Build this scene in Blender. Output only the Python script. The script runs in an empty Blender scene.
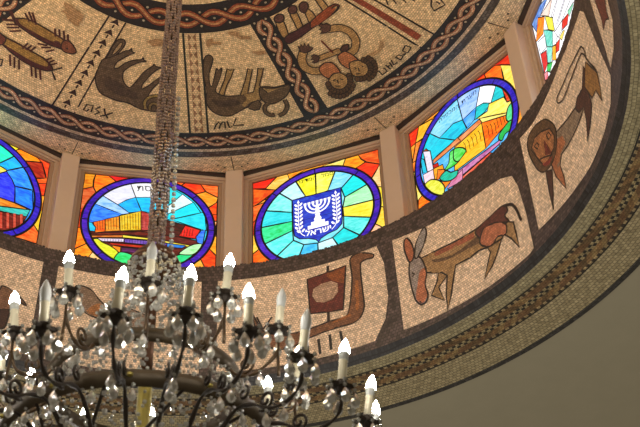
import bpy, bmesh, math, random
from mathutils import Vector, Matrix
random.seed(7)
sc = bpy.context.scene
C = sc.collection
PI = math.pi
S = 2.0            # metres per drum unit (drum radius = 1 unit)
Z0 = 1.6           # camera eye height, metres

# ------------------------------------------------------------------ camera
FPX, PITCH, ROLL, YAW, DIST = 1143.9, 0.7161, -0.0474, 0.1861, 1.8457
cp, sp = math.cos(PITCH), math.sin(PITCH)
cy, sy = math.cos(YAW), math.sin(YAW)
FW = Vector((sy*cp, cy*cp, sp)); RT = Vector((cy, -sy, 0)); UP = RT.cross(FW)
cr, sr = math.cos(ROLL), math.sin(ROLL)
R2 = cr*RT + sr*UP; U2 = -sr*RT + cr*UP
CAM = Vector((0, -DIST, 0))
def W(v): return Vector((v[0]*S, v[1]*S, v[2]*S + Z0))
cam = bpy.data.cameras.new('camera'); co = bpy.data.objects.new('camera', cam); C.objects.link(co)
M = Matrix((R2, U2, -FW)).transposed().to_4x4(); M.translation = W(CAM); co.matrix_world = M
cam.sensor_width = 36; cam.lens = FPX/640*36; cam.clip_start = 0.05; cam.clip_end = 200
cam.dof.use_dof = True; cam.dof.focus_distance = 7.2; cam.dof.aperture_fstop = 6.3
sc.camera = co
TH0 = -0.2888
def ray(px): return FW + R2*((px[0]-320)/FPX) + U2*((213.5-px[1])/FPX)
def rad(a): return math.radians(a)

# ------------------------------------------------------------------ materials
def lin(c):
    c = [x/255 for x in c]
    return tuple(x/12.92 if x <= .04045 else ((x+.055)/1.055)**2.4 for x in c) + (1,)
def newmat(n):
    m = bpy.data.materials.new(n); m.use_nodes = True
    return m, m.node_tree.nodes, m.node_tree.links, m.node_tree.nodes['Principled BSDF']
def simple(n, col, rough=.5, metal=0, noise=0, scale=20, bump=0):
    m, N, L, b = newmat(n)
    b.inputs['Base Color'].default_value = lin(col); b.inputs['Roughness'].default_value = rough; b.inputs['Metallic'].default_value = metal
    if noise or bump:
        tc = N.new('ShaderNodeTexCoord'); t = N.new('ShaderNodeTexNoise'); t.inputs['Scale'].default_value = scale; t.inputs['Detail'].default_value = 5
        L.new(tc.outputs['Object'], t.inputs['Vector'])
        if noise:
            mp = N.new('ShaderNodeMapRange'); mp.inputs['To Min'].default_value = 1-noise; mp.inputs['To Max'].default_value = 1+noise
            L.new(t.outputs['Fac'], mp.inputs['Value'])
            mx = N.new('ShaderNodeVectorMath'); mx.operation = 'MULTIPLY'; mx.inputs[0].default_value = lin(col)[:3]
            L.new(mp.outputs['Result'], mx.inputs[1]); L.new(mx.outputs['Vector'], b.inputs['Base Color'])
        if bump:
            bp = N.new('ShaderNodeBump'); bp.inputs['Strength'].default_value = bump; bp.inputs['Distance'].default_value = .004
            L.new(t.outputs['Fac'], bp.inputs['Height']); L.new(bp.outputs['Normal'], b.inputs['Normal'])
    return m
def mosaic_mat(n, tile=.0145, lo=.72, hi=1.16, mort=.42, rough=.55):
    m, N, L, b = newmat(n)
    at = N.new('ShaderNodeAttribute'); at.attribute_name = 'Col'
    uv = N.new('ShaderNodeUVMap'); uv.uv_map = 'UV'
    # slight hand-laid irregularity of the rows
    nz = N.new('ShaderNodeTexNoise'); nz.inputs['Scale'].default_value = 3.5; nz.inputs['Detail'].default_value = 1
    L.new(uv.outputs['UV'], nz.inputs['Vector'])
    sb = N.new('ShaderNodeVectorMath'); sb.operation = 'SUBTRACT'; sb.inputs[1].default_value = (.5, .5, .5); L.new(nz.outputs['Color'], sb.inputs[0])
    scl = N.new('ShaderNodeVectorMath'); scl.operation = 'SCALE'; scl.inputs['Scale'].default_value = .02; L.new(sb.outputs['Vector'], scl.inputs[0])
    ad = N.new('ShaderNodeVectorMath'); ad.operation = 'ADD'; L.new(uv.outputs['UV'], ad.inputs[0]); L.new(scl.outputs['Vector'], ad.inputs[1])
    br = N.new('ShaderNodeTexBrick'); br.offset = .5
    br.inputs['Scale'].default_value = 1; br.inputs['Brick Width'].default_value = tile*1.15; br.inputs['Row Height'].default_value = tile
    br.inputs['Mortar Size'].default_value = tile*.11; br.inputs['Mortar Smooth'].default_value = .3
    br.inputs['Color1'].default_value = (lo, lo*.97, lo*.93, 1); br.inputs['Color2'].default_value = (hi, hi, hi*1.02, 1); br.inputs['Mortar'].default_value = (mort, mort*.95, mort*.88, 1)
    L.new(ad.outputs['Vector'], br.inputs['Vector'])
    n2 = N.new('ShaderNodeTexNoise'); n2.inputs['Scale'].default_value = 38; n2.inputs['Detail'].default_value = 1; L.new(uv.outputs['UV'], n2.inputs['Vector'])
    mp = N.new('ShaderNodeMapRange'); mp.inputs['From Min'].default_value = .3; mp.inputs['From Max'].default_value = .7; mp.inputs['To Min'].default_value = .74; mp.inputs['To Max'].default_value = 1.2; L.new(n2.outputs['Fac'], mp.inputs['Value'])
    m1 = N.new('ShaderNodeVectorMath'); m1.operation = 'MULTIPLY'; L.new(at.outputs['Color'], m1.inputs[0]); L.new(br.outputs['Color'], m1.inputs[1])
    m2 = N.new('ShaderNodeVectorMath'); m2.operation = 'SCALE'; L.new(m1.outputs['Vector'], m2.inputs[0]); L.new(mp.outputs['Result'], m2.inputs['Scale'])
    L.new(m2.outputs['Vector'], b.inputs['Base Color']); b.inputs['Roughness'].default_value = rough
    bp = N.new('ShaderNodeBump'); bp.inputs['Strength'].default_value = .35; bp.inputs['Distance'].default_value = .002; bp.invert = True
    L.new(br.outputs['Fac'], bp.inputs['Height']); L.new(bp.outputs['Normal'], b.inputs['Normal'])
    return m
def glass_mat(name='stained_glass', e=1.32):
    # daylight shining through coloured, streaky cathedral glass
    m, N, L, b = newmat(name)
    at = N.new('ShaderNodeAttribute'); at.attribute_name = 'Col'
    uv = N.new('ShaderNodeUVMap'); uv.uv_map = 'UV'
    mpg = N.new('ShaderNodeMapping'); mpg.inputs['Scale'].default_value = (5, 14, 1); mpg.inputs['Rotation'].default_value = (0, 0, .5); L.new(uv.outputs['UV'], mpg.inputs['Vector'])
    nz = N.new('ShaderNodeTexNoise'); nz.inputs['Scale'].default_value = 2.2; nz.inputs['Detail'].default_value = 4; nz.inputs['Distortion'].default_value = 1.5
    L.new(mpg.outputs['Vector'], nz.inputs['Vector'])
    mp = N.new('ShaderNodeMapRange'); mp.inputs['From Min'].default_value = .3; mp.inputs['From Max'].default_value = .7; mp.inputs['To Min'].default_value = .46; mp.inputs['To Max'].default_value = 1.06; L.new(nz.outputs['Fac'], mp.inputs['Value'])
    gm = N.new('ShaderNodeGamma'); L.new(at.outputs['Color'], gm.inputs['Color'])
    iv = N.new('ShaderNodeMath'); iv.operation = 'DIVIDE'; iv.inputs[0].default_value = 1; L.new(mp.outputs['Result'], iv.inputs[1]); L.new(iv.outputs[0], gm.inputs['Gamma'])
    b.inputs['Base Color'].default_value = (.03, .03, .03, 1); b.inputs['Roughness'].default_value = .15
    L.new(gm.outputs['Color'], b.inputs['Emission Color']); b.inputs['Emission Strength'].default_value = e
    return m
MOS = mosaic_mat('mosaic_tesserae')
MOSB = mosaic_mat('mosaic_tesserae_coarse', tile=.020, lo=.75, hi=1.12, mort=.38)
MOSD = mosaic_mat('mosaic_tesserae_dark', tile=.019, lo=.45, hi=1.9, mort=.4, rough=.42)
GLS = glass_mat(); GLSBOOST = glass_mat('boosted_stained_glass', 9.5)  # second glass: glow raised on unseen windows to brighten the mosaics
LEAD = simple('lead_came', (22, 20, 26), .5, .3)
FRAME = simple('painted_frame', (186, 162, 140), .45, 0, .06, 30)
PILL = simple('painted_pillar', (192, 168, 148), .5, 0, .05, 12)
PLAST = simple('ceiling_plaster', (170, 164, 142), .8, 0, .06, 9, .5)
BRONZE = simple('dark_bronze', (78, 62, 44), .42, .75, .3, 60)
DARKB = simple('blackened_bronze', (44, 36, 28), .5, .6, .3, 80)
HOOPM = simple('antique_brass', (64, 52, 33), .55, .45, .2, 30)
BRASS = simple('yellow_brass', (124, 110, 44), .4, .6, .1, 20)
COPPER = simple('copper_tube', (84, 56, 38), .4, .7)
IVORY = simple('ivory_candle', (208, 200, 172), .45)
PORC = simple('frosted_bulb', (180, 182, 178), .35)
def crystal(n, tint, rough=.03):
    m, N, L, b = newmat(n)
    b.inputs['Base Color'].default_value = lin(tint); b.inputs['Roughness'].default_value = rough
    b.inputs['Transmission Weight'].default_value = .55; b.inputs['IOR'].default_value = 1.52
    b.inputs['Specular IOR Level'].default_value = .9
    return m
CRY = crystal('crystal', (204, 200, 188)); DROPM = crystal('pear_drop_crystal', (182, 180, 168), .14); BEAD = crystal('rosy_crystal_bead', (184, 158, 144), .08)
m_, N_, L_, b_ = newmat('lit_bulb'); b_.inputs['Emission Color'].default_value = (1, .95, .87, 1); b_.inputs['Emission Strength'].default_value = 110
b_.inputs['Base Color'].default_value = (.9, .9, .9, 1); LIT = m_

# ------------------------------------------------------------------ mesh builder (works in drum units)
class MB:
    def __init__(s): s.v = []; s.f = []; s.c = []; s.uv = []; s.mi = []; s.sm = []
    def add(s, vs, fs, col=(200, 200, 200), uv=None, mi=0, smooth=False):
        o = len(s.v); s.v += [tuple(v) for v in vs]; s.uv += list(uv) if uv else [(v[0]*S, v[1]*S+v[2]*S) for v in vs]
        for f in fs: s.f.append(tuple(i+o for i in f)); s.c.append(col); s.mi.append(mi); s.sm.append(smooth)
    def box(s, cx, cyy, cz, hx, hy, hz, M=None, **k):
        vs = [Vector((cx+a*hx, cyy+b*hy, cz+c*hz)) for a in (-1, 1) for b in (-1, 1) for c in (-1, 1)]
        if M: vs = [M @ v for v in vs]
        s.add(vs, [(0, 1, 3, 2), (4, 6, 7, 5), (0, 4, 5, 1), (2, 3, 7, 6), (0, 2, 6, 4), (1, 5, 7, 3)], **k)
    def tube(s, pts, r, n=8, **k):
        pts = [Vector(p) for p in pts]; rs = r if isinstance(r, (list, tuple)) else [r]*len(pts); vs = []; fs = []
        up = None
        for i, p in enumerate(pts):
            t = (pts[min(i+1, len(pts)-1)] - pts[max(i-1, 0)]).normalized()
            if up is None: up = t.orthogonal().normalized()
            a = (up - t*up.dot(t)).normalized(); b = t.cross(a); up = a
            vs += [p + (a*math.cos(2*PI*j/n) + b*math.sin(2*PI*j/n))*rs[i] for j in range(n)]
        for i in range(len(pts)-1):
            for j in range(n): fs.append((i*n+j, i*n+(j+1) % n, (i+1)*n+(j+1) % n, (i+1)*n+j))
        fs.append(tuple(range(n))[::-1]); fs.append(tuple((len(pts)-1)*n+j for j in range(n)))
        s.add(vs, fs, smooth=True, **k)
    def lathe(s, prof, n=16, M=None, closed=True, mis=None, **k):
        vs = []; 
        for (r, z) in prof: vs += [Vector((r*math.cos(2*PI*j/n), r*math.sin(2*PI*j/n), z)) for j in range(n)]
        if M: vs = [M @ v for v in vs]
        o = len(s.v); s.v += [tuple(v) for v in vs]; s.uv += [(0, 0)]*len(vs)
        for i in range(len(prof)-1):
            for j in range(n):
                s.f.append((o+i*n+j, o+i*n+(j+1) % n, o+(i+1)*n+(j+1) % n, o+(i+1)*n+j)); s.c.append((200,)*3); s.mi.append(mis[i] if mis else 0); s.sm.append(True)
    def build(s, name, mats, parent=None, origin=None):
        org = W(origin) if origin is not None else (parent['_o'] if parent is not None and '_o' in parent else (0, 0, 0))
        org = Vector(org[:]) if not isinstance(org, Vector) else org
        me = bpy.data.meshes.new(name)
        me.from_pydata([W(v)-org for v in s.v], [], s.f); me.update()
        lc = {}; cols = []; uvs = []
        for i, f in enumerate(s.f):
            c = s.c[i]
            if c not in lc: lc[c] = lin(c)
            for v in f: cols.extend(lc[c]); uvs.extend(s.uv[v])
        me.uv_layers.new(name='UV'); me.color_attributes.new('Col', 'FLOAT_COLOR', 'CORNER')
        me.uv_layers['UV'].data.foreach_set('uv', uvs); me.color_attributes['Col'].data.foreach_set('color', cols)
        me.polygons.foreach_set('material_index', s.mi); me.polygons.foreach_set('use_smooth', s.sm)
        for m in (mats if isinstance(mats, (list, tuple)) else [mats]): me.materials.append(m)
        o = bpy.data.objects.new(name, me); C.objects.link(o)
        if parent is not None: o.parent = parent
        elif origin is not None: o.location = org
        return o
ORG = {}
def thing(name, label, cat, origin, group=None):
    o = bpy.data.objects.new(name, None); C.objects.link(o); o.location = W(origin); o.empty_display_size = .1
    o['label'] = label; o['category'] = cat
    if group: o['group'] = group
    ORG[o.name] = origin
    return o
def part(mb, name, mats, parent, top=None):
    """part of a thing; sub-parts pass the part as parent (parts sit at the thing's origin)"""
    t = top or parent
    org = W(ORG[t.name]); return _build_at(mb, name, mats, parent, org)
def _build_at(mb, name, mats, parent, org):
    o = mb.build(name, mats, None, None); me = o.data
    for v in me.vertices: v.co -= org
    o.parent = parent; return o
def struct(o): o['kind'] = 'structure'; return o

# ------------------------------------------------------------------ surfaces
def zd(r):
    if r < .85: return 2.785 - .1035*r*r
    t = (r-.85)/.22; return 2.7102 + .002*t + .010*max(0, t-.5)**2*4
def drumR(z): return 1.0 + (2.246-z)/(2.246-1.817)*.0273
class Dome:
    lift = 1
    def inv(s, px):
        d = ray(px); z = 2.72
        for _ in range(6):
            X = CAM + d*((z-CAM.z)/d.z); z = zd(math.hypot(X.x, X.y))
        return (X.x, X.y)
    def map(s, p, off): r = math.hypot(*p); return (p[0], p[1], zd(r)-off)
    def uv(s, p):
        a = math.atan2(p[0], p[1]); r = math.hypot(*p); return (a*.75*S, r*S)
    cuts = [((x*.1, 0), (1, 0)) for x in range(-11, 12)] + [((0, y*.1), (0, 1)) for y in range(-11, 12)]
class Drum:
    def inv(s, px):
        d = ray(px); R = 1.01
        for _ in range(6):
            a = d.x*d.x+d.y*d.y; b = 2*(CAM.x*d.x+CAM.y*d.y); c = CAM.x**2+CAM.y**2-R*R
            t = (-b+math.sqrt(max(0, b*b-4*a*c)))/2/a; X = CAM+d*t; R = drumR(X.z)
        return (math.atan2(X.x, X.y), X.z)
    def map(s, p, off): r = drumR(p[1])-off; return (r*math.sin(p[0]), r*math.cos(p[0]), p[1])
    def uv(s, p): return (p[0]*S, p[1]*S)
    cuts = [((i*.04, 0), (1, 0)) for i in range(-60, 90)]
class Win:
    def __init__(s, k, A=1.085): s.a = TH0+(k+.5)*PI/6; s.A = A; s.n = Vector((math.sin(s.a), math.cos(s.a), 0)); s.t = Vector((math.cos(s.a), -math.sin(s.a), 0))
    def inv(s, px):
        d = ray(px); t = (s.A-CAM.dot(s.n))/d.dot(s.n); X = CAM+d*t; return (X.dot(s.t), X.z)
    def map(s, p, off): v = s.n*(s.A-off)+s.t*p[0]; return (v.x, v.y, p[1])
    def uv(s, p): return (p[0]*S+s.a*7, p[1]*S)
    cuts = []
def P(ox, oy, sc_, pts): return [(ox+x/sc_, oy+y/sc_) for x, y in pts]
def smooth_pts(p, closed=True, it=2):
    """interpolating spline through the points"""
    n = len(p); out = []; m = it+2; T_ = .42
    for i in range(n if closed else n-1):
        if closed: p0, p1, p2, p3 = p[i-1], p[i], p[(i+1) % n], p[(i+2) % n]
        else: p0, p1, p2, p3 = p[max(i-1, 0)], p[i], p[i+1], p[min(i+2, n-1)]
        l = math.hypot(p2[0]-p1[0], p2[1]-p1[1])
        def tg(u, v):
            dx, dy = (v[0]-u[0])*T_, (v[1]-u[1])*T_; d = math.hypot(dx, dy)
            k = min(1, l*.9/d) if d > 0 else 0
            return dx*k, dy*k
        m1, m2 = tg(p0, p2), tg(p1, p3)
        for j in range(m):
            t = j/m; a, b, c, d = 2*t**3-3*t*t+1, t**3-2*t*t+t, -2*t**3+3*t*t, t**3-t*t
            out.append((a*p1[0]+b*m1[0]+c*p2[0]+d*m2[0], a*p1[1]+b*m1[1]+c*p2[1]+d*m2[1]))
    if not closed: out.append(p[-1])
    return out
def poly2(mb, sf, pts, col, off, mi=0):
    """filled polygon given in surface coordinates"""
    bm = bmesh.new()
    q = []
    for p in pts:
        if not q or math.hypot(p[0]-q[-1][0], p[1]-q[-1][1]) > 1e-5: q.append(p)
    if math.hypot(q[0][0]-q[-1][0], q[0][1]-q[-1][1]) < 1e-5: q.pop()
    bm.faces.new([bm.verts.new((p[0], p[1], 0)) for p in q])
    bm.normal_update(); bmesh.ops.triangulate(bm, faces=bm.faces[:], ngon_method='EAR_CLIP')
    xs = [p[0] for p in q]; ys = [p[1] for p in q]
    for (c0, n) in sf.cuts:
        lo, hi = (min(xs), max(xs)) if n[0] else (min(ys), max(ys)); v = c0[0] if n[0] else c0[1]
        if lo < v < hi: bmesh.ops.bisect_plane(bm, geom=bm.verts[:]+bm.edges[:]+bm.faces[:], plane_co=(c0[0], c0[1], 0), plane_no=(n[0], n[1], 0), dist=1e-7)
    bm.verts.index_update(); vs = [(v.co.x, v.co.y) for v in bm.verts]
    mb.add([sf.map(v, off) for v in vs], [[v.index for v in f.verts] for f in bm.faces], col, [sf.uv(v) for v in vs], mi)
    bm.free()
def ribbon2(mb, sf, pts, w, col, off, closed=False, mi=0):
    """constant width band along a line given in surface coordinates; off may be a list"""
    n = len(pts); L = []; 
    dense = []; 
    for i in range(n if closed else n-1):
        a, b = pts[i], pts[(i+1) % n]; d = math.hypot(a[0]-b[0], a[1]-b[1]); m = max(1, int(d/.03)) if not isinstance(off, list) else 1
        for j in range(m): dense.append((a[0]+(b[0]-a[0])*j/m, a[1]+(b[1]-a[1])*j/m))
    if not closed: dense.append(pts[-1])
    n = len(dense); vs = []
    for i in range(n):
        if closed: a, b = dense[i-1], dense[(i+1) % n]
        else: a, b = dense[max(i-1, 0)], dense[min(i+1, n-1)]
        dx, dy = b[0]-a[0], b[1]-a[1]; l = math.hypot(dx, dy) or 1; nx, ny = -dy/l*w/2, dx/l*w/2
        p = dense[i]; vs += [(p[0]+nx, p[1]+ny), (p[0]-nx, p[1]-ny)]
    offs = off if isinstance(off, list) else [off]*n
    fs = [(2*i, 2*i+1, 2*((i+1) % n)+1, 2*((i+1) % n)) for i in range(n if closed else n-1)]
    mb.add([sf.map(v, offs[i//2]) for i, v in enumerate(vs)], fs, col, [sf.uv(v) for v in vs], mi)
INK = (48, 36, 32)
class Art:
    """figure laid into a surface: fills, outlines and strokes taken from image measurements"""
    cum = .0016
    def __init__(s, sf, base=None, lw=.0042): s.sf = sf; s.mb = MB(); s.off = Art.cum if base is None else base; s.lw = lw
    def T(s, pts): return [s.sf.inv(p) for p in pts]
    def fill(s, pts, col, smooth=1, line=True, lw=None, ink=INK):
        p = s.T(pts)
        if smooth: p = smooth_pts(p, True, smooth)
        s.off += .00008; poly2(s.mb, s.sf, p, col, s.off)
        if line: s.off += .00004; ribbon2(s.mb, s.sf, p, lw or s.lw, ink, s.off, True)
    def stroke(s, pts, col=INK, w=None, smooth=0):
        p = s.T(pts)
        if smooth: p = smooth_pts(p, False, smooth)
        s.off += .00004; ribbon2(s.mb, s.sf, p, w or s.lw, col, s.off)
    def limb(s, pts, w, col, smooth=2):
        p = smooth_pts(s.T(pts), False, smooth); s.off += .00008
        ribbon2(s.mb, s.sf, p, w+s.lw*1.6, INK, s.off); s.off += .00004; ribbon2(s.mb, s.sf, p, w, col, s.off)
    def done(s, name, parent, mat=None):
        Art.cum = s.off; return part(s.mb, name, mat or MOS, parent)
DM, DR = Dome(), Drum()

# ------------------------------------------------------------------ setting: dome, drum, soffit, ceiling
CREAM = (244, 212, 164); BLK = (44, 40, 40)
def ring_dome(mb, r0, r1, col, off=0, n=180, poly=None):
    vs = []; uv = []; fs = []
    for i in range(n+1):
        a = TH0+PI+.0001+2*PI*i/n
        al = ((a-TH0) % (PI/6))-PI/12
        for r in (r0, r1):
            rr = r if not (poly and r == r1) else poly/math.cos(al)
            vs.append((rr*math.sin(a), rr*math.cos(a), zd(rr)-off)); uv.append((a*.75*S, rr*S))
    for i in range(n): fs.append((2*i, 2*i+1, 2*i+3, 2*i+2))
    mb.add(vs, fs, col, uv)
mb = MB(); 
rr = [.002, .1, .2, .3, .4, .5, .6, .7, .8, .866, .95, 1.0, 1.05, 1.11, 1.25]
for i in range(len(rr)-1): ring_dome(mb, rr[i], rr[i+1], (120, 105, 85), -.002)
struct(mb.build('ceiling_dome', MOS))
mb = MB(); ring_dome(mb, .002, .19, (190, 130, 80)); ring_dome(mb, .19, .377, CREAM)
struct(mb.build('ceiling_center', MOS))
mb = MB(); ring_dome(mb, .984, 1.05, (252, 226, 182), n=192, poly=1.05)
# joints and small drilled holes beside each pillar head
for k in range(12):
    a = TH0+k*PI/6
    ribbon2(mb, DM, [(.99*math.sin(a), .99*math.cos(a)), (1.07*math.sin(a), 1.07*math.cos(a))], .003, (70, 55, 45), .001)
    for s_ in (-1, 1):
        for (rr_, da) in ((1.032, .05), (1.046, .028)):
            b = a+s_*da; c = (rr_*math.sin(b), rr_*math.cos(b)); poly2(mb, DM, [(c[0]+.004*math.cos(t), c[1]+.004*math.sin(t)) for t in (0, 1, 2, 3, 4, 5)], (25, 22, 22), .001)
struct(mb.build('trim_1', MOS))
mb = MB(); ring_dome(mb, .945, .957, (222, 198, 168)); struct(mb.build('trim_2', MOS))
mb = MB(); ring_dome(mb, .957, .984, (80, 74, 70)); struct(mb.build('trim_3', MOSD))

def guilloche(mb, path, n_lens, amp, w, off, cols):
    """two interlaced strands along path(t)->(centre point, unit normal), t in 0..1, with pale dots"""
    per = 12; N = n_lens*per
    for s_ in (0, 1):
        for (dw, ww, col, dz) in ((0, w*1.25, (38, 30, 30), 0), (-.33*w, .36*w, cols[0], .0002), (0, .36*w, cols[1], .0003), (.33*w, .36*w, cols[2], .0002)):
            pts = []; offs = []
            for i in range(N+1):
                t = i/N; ph = PI*n_lens*t+PI*s_; c, nrm = path(t)
                y = amp*math.sin(ph)+dw
                pts.append((c[0]+nrm[0]*y, c[1]+nrm[1]*y)); offs.append(off+dz+.0009*math.cos(ph)*1.0)
            # weave: height follows the strand's slope so that it passes over, then under
            ribbon2(mb, DM, pts, ww, col, offs)
    for i in range(n_lens):
        for (t, y) in (((i+.5)/n_lens, 0), ((i)/n_lens, amp*1.15), ((i)/n_lens, -amp*1.15)):
            c, nrm = path(t); q = (c[0]+nrm[0]*y, c[1]+nrm[1]*y); r = .0042
            poly2(mb, DM, [(q[0]+r*math.cos(k), q[1]+r*math.sin(k)) for k in (0, 1.25, 2.5, 3.75, 5)], (205, 190, 160), off+.0012)
GC = [(178, 112, 78), (226, 192, 154), (196, 146, 112)]
def circ(R): return lambda t: ((R*math.sin(2*PI*t+PI), R*math.cos(2*PI*t+PI)), (math.sin(2*PI*t+PI), math.cos(2*PI*t+PI)))
mb = MB(); ring_dome(mb, .866, .945, BLK); guilloche(mb, circ(.906), 80, .0165, .0155, .001, GC)
struct(mb.build('trim_4', MOS))
mb = MB(); ring_dome(mb, .377, .482, (40, 34, 34)); guilloche(mb, circ(.430), 32, .022, .021, .001, [(160, 80, 48), (205, 150, 100), (150, 70, 42)])
struct(mb.build('trim_5', MOS))
def pol(px, R):  # point on circle R at the azimuth of the pixel
    p = DM.inv(px); a = math.atan2(p[0], p[1]); return (R*math.sin(a), R*math.cos(a))
def arc_pts(a, b, R, n=14):
    a0 = math.atan2(a[0], a[1]); a1 = math.atan2(b[0], b[1]); return [(R*math.sin(a0+(a1-a0)*i/n), R*math.cos(a0+(a1-a0)*i/n)) for i in range(n+1)]
# radial dividers: (left edge inner, left edge outer, right inner, right outer) as image measurements
DIV = dict(arrow=((109, 16), (53, 104), (126, 22), (78, 106)), zig=((183, 34), (190, 132), (200, 33), (208, 131)),
           guil=((250, 24), (307, 122), (270, 17), (327, 107)), red=((343, 1), (420, 47), (372, 0), (434, 34)))
dv = {}
for k, v in DIV.items(): dv[k] = [pol(v[0], .482), pol(v[1], .866), pol(v[2], .482), pol(v[3], .866)]
def rotp(p, deg): a = rad(deg); return (p[0]*math.cos(a)+p[1]*math.sin(a), -p[0]*math.sin(a)+p[1]*math.cos(a))
gl = [rotp(p, -83.5) for p in dv['guil']]           # the plaited divider left of the fish
dv['guil_l'] = gl
def lerp(a, b, t): return (a[0]+(b[0]-a[0])*t, a[1]+(b[1]-a[1])*t)
def divider(key, name, base, deco):
    a, b, c, d = dv[key]; mb = MB()
    poly2(mb, DM, arc_pts(a, c, .482, 4)+arc_pts(d, b, .866, 6), base, .0004)
    deco(mb, a, b, c, d); struct(mb.build(name, MOS))
def deco_arrow(mb, a, b, c, d):
    ribbon2(mb, DM, [a, b], .0055, INK, .0009); ribbon2(mb, DM, [c, d], .0055, INK, .0009)
    for i in range(9):
        t = (i+.5)/9; m = lerp(lerp(a, c, .5), lerp(b, d, .5), t); m2 = lerp(lerp(a, c, .5), lerp(b, d, .5), t-.055)
        ux, uy = m2[0]-m[0], m2[1]-m[1]; l = math.hypot(ux, uy); ux /= l; uy /= l; nx, ny = -uy, ux; w = .0155
        poly2(mb, DM, [(m[0]+ux*.024, m[1]+uy*.024), (m[0]+nx*w, m[1]+ny*w), (m[0]+ux*.004, m[1]+uy*.004), (m[0]-nx*w, m[1]-ny*w)], (60, 36, 32), .001)
        ribbon2(mb, DM, [(m[0], m[1]), (m[0]-ux*.014, m[1]-uy*.014)], .005, (60, 36, 32), .001)
def deco_zig(mb, a, b, c, d):
    ribbon2(mb, DM, [a, b], .007, (42, 46, 40), .0009); ribbon2(mb, DM, [c, d], .007, (42, 46, 40), .0009)
    for i in range(12):
        t0, t1 = i/12, (i+1)/12; tm = (t0+t1)/2
        l0 = lerp(lerp(a, b, t0), lerp(c, d, t0), .27); l1 = lerp(lerp(a, b, t1), lerp(c, d, t1), .27); r_ = lerp(lerp(a, b, tm), lerp(c, d, tm), .48)
        poly2(mb, DM, [l0, l1, r_], (172, 128, 96), .0009)
        l0 = lerp(lerp(a, b, t0), lerp(c, d, t0), .74); l1 = lerp(lerp(a, b, t1), lerp(c, d, t1), .74); r_ = lerp(lerp(a, b, tm), lerp(c, d, tm), .53)
        poly2(mb, DM, [l0, l1, r_], (160, 118, 84), .0009)
def deco_guil(mb, a, b, c, d):
    A, B = lerp(a, c, .5), lerp(b, d, .5); dx, dy = B[0]-A[0], B[1]-A[1]; l = math.hypot(dx, dy); nm = (-dy/l, dx/l)
    guilloche(mb, lambda t: (lerp(A, B, t), nm), 6, .017, .0155, .0012, GC)
def deco_red(mb, a, b, c, d):
    ribbon2(mb, DM, [a, b], .006, INK, .0009); ribbon2(mb, DM, [c, d], .006, INK, .0009)
    poly2(mb, DM, [lerp(a, c, .25), lerp(a, c, .62), lerp(c, d, .95) if 0 else lerp(lerp(c, a, .38), lerp(d, b, .38), .93), lerp(lerp(a, c, .25), lerp(b, d, .25), .93)], (158, 76, 50), .0009)
divider('arrow', 'trim_6', CREAM, deco_arrow)
divider('zig', 'trim_7', CREAM, deco_zig)
divider('guil', 'trim_8', (40, 36, 36), deco_guil)
divider('red', 'trim_9', CREAM, deco_red)
divider('guil_l', 'trim_10', (40, 36, 36), deco_guil)

# drum wall
def ring_drum(mb, z0, z1, col, off=0, n=180):
    vs = []; uv = []; fs = []
    for i in range(n+1):
        a = PI+2*PI*i/n
        for z in (z0, z1): vs.append(DR.map((a, z), off)); uv.append((a*S, z*S))
    for i in range(n): fs.append((2*i, 2*i+1, 2*i+3, 2*i+2))
    mb.add(vs, fs, col, uv)
def ring_flat(mb, r0, z0, r1, z1, col, n=180, off=0):
    vs = []; uv = []; fs = []
    for i in range(n+1):
        a = PI+2*PI*i/n
        for (r, z) in ((r0, z0), (r1, z1)): vs.append((r*math.sin(a), r*math.cos(a), z-off)); uv.append((a*1.12*S, r*S))
    for i in range(n): fs.append((2*i, 2*i+1, 2*i+3, 2*i+2))
    mb.add(vs, fs, col, uv)
DARKM = (70, 58, 55)
mb = MB(); ring_drum(mb, 2.246, 2.0, DARKM); ring_drum(mb, 2.0, 1.842, DARKM)
struct(mb.build('wall_drum', MOSD))
mb = MB(); ring_flat(mb, 1.0, 2.246, 1.25, 2.248, (70, 60, 56)); struct(mb.build('trim_11', MOSD))
# chipped dark tesserae standing up along the sill edge
mb = MB(); n = 620
for i in range(n):
    a = 2*PI*i/n; h = .002+random.random()*.0045; w = PI/n*random.uniform(.7, 1.0); d = .012
    Mx = Matrix.Rotation(-a, 4, 'Z')
    g = random.randint(44, 84)
    mb.box(0, 1.0+d, 2.246+h/2-.001, w, d, h/2+.001, M=Mx, col=(g, int(g*.84), int(g*.8)))
struct(mb.build('trim_12', MOS))
# lower lip and soffit bands
mb = MB(); ring_flat(mb, drumR(1.842), 1.842, 1.0185, 1.8405, (140, 134, 130)); struct(mb.build('trim_13', MOS))  # pale grey ring paints the highlight along the lip edge
mb = MB(); ring_flat(mb, 1.0185, 1.8405, 1.032, 1.8175, (38, 37, 38)); struct(mb.build('trim_14', MOSD))
# soffit plane z(r)
def zs(r): return 1.8175 - (r-1.03)*.13
SC = (184, 173, 136)
mb = MB(); ring_flat(mb, 1.032, zs(1.032), 1.072, zs(1.072), SC); struct(mb.build('trim_15', MOSB))
mb = MB(); ring_flat(mb, 1.072, zs(1.072), 1.0765, zs(1.0765), (34, 30, 28)); struct(mb.build('trim_16', MOS))
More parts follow.
